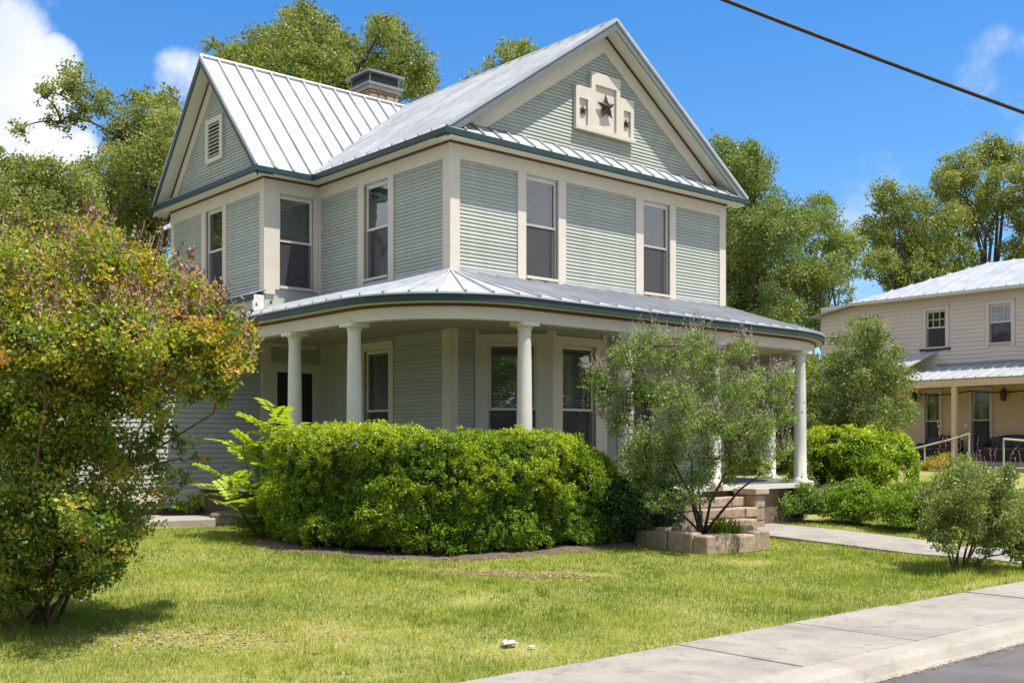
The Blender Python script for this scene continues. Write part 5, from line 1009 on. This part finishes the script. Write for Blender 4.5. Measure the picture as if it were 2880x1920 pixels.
# ------------------------------------------------------------------ lawn
def lawn():
    FWD = np.array([.656, .755]); RT = np.array([.755, -.656]); cam2 = np.array([-12.4, -16.016]); n = 1500000
    # area sampling, thinned with distance so that the blades stay about as dense in the picture
    x = rng.uniform(-17, 14, n); y = rng.uniform(-9.22, 5.5, n); P = np.stack([x, y], 1) - cam2; D = P @ FWD; U = (P @ RT) / D
    keep = (D > 4) & ((np.abs(U) < .56) | ((np.abs(U) < 1.3) & (rng.random(n) < .35))) & (rng.random(n) < np.clip((10.5 / D) ** 1.3, .0, 1))
    keep &= dist_poly(x, y, BED) > .62 + .15 * vnoise(x, y, 3)
    keep &= ~((x > PL(y) - .03) & (x < PR(y) + .03) & (y < -3.05)); keep &= ~((x > .86) & (x < 2.46) & (y > -5.3) & (y < -3.85))
    inside = (x > -2.5) & (x < 9.3) & (y > -2.9); keep &= ~inside & ~((x < -2.7) & (y > 4.5)) & ~((x > -6.5) & (y > 1.75) & (x < -2.9))
    keep &= y > -9.23 + .10 * (vnoise(x, y, 2.5) - .35)
    dr = dryness(x, y); keep &= rng.random(n) > dr * .75
    x, y, D, dr = x[keep], y[keep], D[keep], dr[keep]
    t = .15 + .50 * (vnoise(x, y, .9) - .4) * .8 + .35 * (vnoise(x, y, 3.1) - .5) + .25 * (vnoise(x + 9, y, 9) - .5) + .40 * dr + rng.normal(size=len(x)) * .17
    h = .045 * (1 + .6 * (vnoise(x + 3, y + 5, 1.4) - .5)); h = h * (1 + .9 * np.exp(-((x - 3.15) ** 2 + (y + 8.3) ** 2) / .7) + .5 * np.exp(-((x + 9.1) ** 2 + (y + 5.3) ** 2) / .8)); wd_ = sstep(.70, .80, vnoise(x + 31, y + 17, 6.5)) * sstep(.35, .6, vnoise(x, y, .7)); h = h * (1 + .35 * wd_) * (1 + .9 * np.exp(-np.maximum(0, y + 9.2) / .07)); t = t - .07 * wd_; W_ = (.0062 + .004 * wd_) * np.clip(D / 10, .8, 2.0)
    m = len(x); z = ground_z(x, y); a = rng.uniform(0, 6.283, m); d = np.stack([np.cos(a), np.sin(a), np.zeros(m)], 1); b = np.stack([-d[:, 1], d[:, 0], np.zeros(m)], 1); base = np.stack([x, y, z - .006], 1); hh = (h * np.exp(rng.normal(size=m) * .32 - .05))[:, None]; ll = rng.uniform(.1, 1.1, (m, 1)) * hh; ww = (W_ * rng.uniform(.7, 1.3, m))[:, None] / 2
    v = np.stack([base - b * ww, base + b * ww, base + d * ll + np.array([0, 0, 1.0]) * hh], 1).reshape(-1, 3); me = bpy.data.meshes.new('lawn_grass'); fast_mesh(me, v, np.arange(3 * m).reshape(m, 3), t); me.materials.append(MAT['grass'])
    tag(link('lawn_grass', me), 'mown green lawn with dry straw coloured patches', 'grass', kind='stuff'); print('blades', m)
lawn()
def litter(name, x, y, n, label, size, mat, zf, cat='leaves'):
    c = np.stack([x, y, zf + rng.uniform(.004, .02, len(x))], 1); o = leaf_mesh(name, c, size, size * .55, rng.random(len(x)), mat, None, 3.0); return tag(o, label, cat, kind='stuff')
n = 900; x = rng.uniform(-7, 6, n); y = -11.08 - np.abs(rng.normal(size=n)) * .05; k = rng.random(n) < .15 + .85 * (vnoise(x, y * 0, 1.1) > .45); litter('leaf_litter', x[k], y[k], n, 'dry yellow brown leaves gathered along the kerb', .03, 'dry_leaf', .018)
n = 160; x = rng.uniform(-7, 6, n); y = np.where(rng.random(n) < .6, rng.uniform(-9.6, -9.22, n), rng.uniform(-10.6, -9.22, n)); litter('pavement_litter', x, y, n, 'scattered dry leaves and clippings on the pavement', .022, 'dry_leaf', .130)
n = 9000; x = rng.uniform(-5.2, 3.6, n); y = rng.uniform(-4.9, .2, n); k = (dist_poly(x, y, BED) < .95) & (rng.random(n) < .75); litter('mulch_litter', x[k], y[k], n, 'fallen dry leaves and bark on the bed under the hedge', .045, 'dry_leaf', ground_z(x[k], y[k]) + .03)
n = 2600; x = np.concatenate([rng.normal(-3.0, .5, n), rng.normal(-8.1, .8, n // 2)]); y = np.concatenate([rng.normal(-5.15, .18, n) - (x[:n] + 3) * .85, rng.normal(-6.5, .4, n // 2) - (x[n:] + 8.1) * .5]); litter('straw_litter', x, y, n, 'pale dry thatch showing through the thin lawn', .04, 'straw', ground_z(x, y) + .012, 'grass')

# ------------------------------------------------------------------ small things
def crumple(name, x, y, s, label, seed):
    r = random.Random(seed); bm = bmesh.new(); bmesh.ops.create_icosphere(bm, subdivisions=3, radius=s)
    for v in bm.verts: v.co *= r.uniform(.45, 1.3); v.co.z *= .34
    me = bpy.data.meshes.new(name); bm.to_mesh(me); bm.free(); me.materials.append(MAT['paper']); o = link(name, me); o.location = (x, y, float(ground_z(x, y)) + s * .30 + .02); return tag(o, label, 'litter')
crumple('crumpled_paper', -5.85, -8.42, .070, 'crumpled white paper lying in the grass near the pavement', 2); crumple('paper_scrap', -5.72, -8.60, .026, 'small white scrap lying right beside the crumpled paper', 5)
st = MB(); r = random.Random(3)
st.prism([(-3.75, 2.2), (-3.1, 1.5), (-2.95, 1.9), (-3.3, 2.9)], .60, .82); tag(bevel(st.build('stone_block', MAT['brown_stone']), .04, 2), 'flat brown stone block lying at the foot of the side wall beside the path', 'stone')
A_, B_ = Vector((-7.91, -12.5, 4.31)), Vector((-6.33, -13.34, 3.85))
cb = MB(); d = B_ - A_; pts_ = []
for i in range(61):
    t = -5 + 10 * i / 60; p = A_ + d * t; p.z += .024 * ((t - .5) ** 2 - .25); pts_.append(p)
cb.tube(pts_, .0112, n=8); tag(cb.build('overhead_cable', MAT['cable'], smooth=True), 'black overhead cable crossing the sky at top right', 'cable')
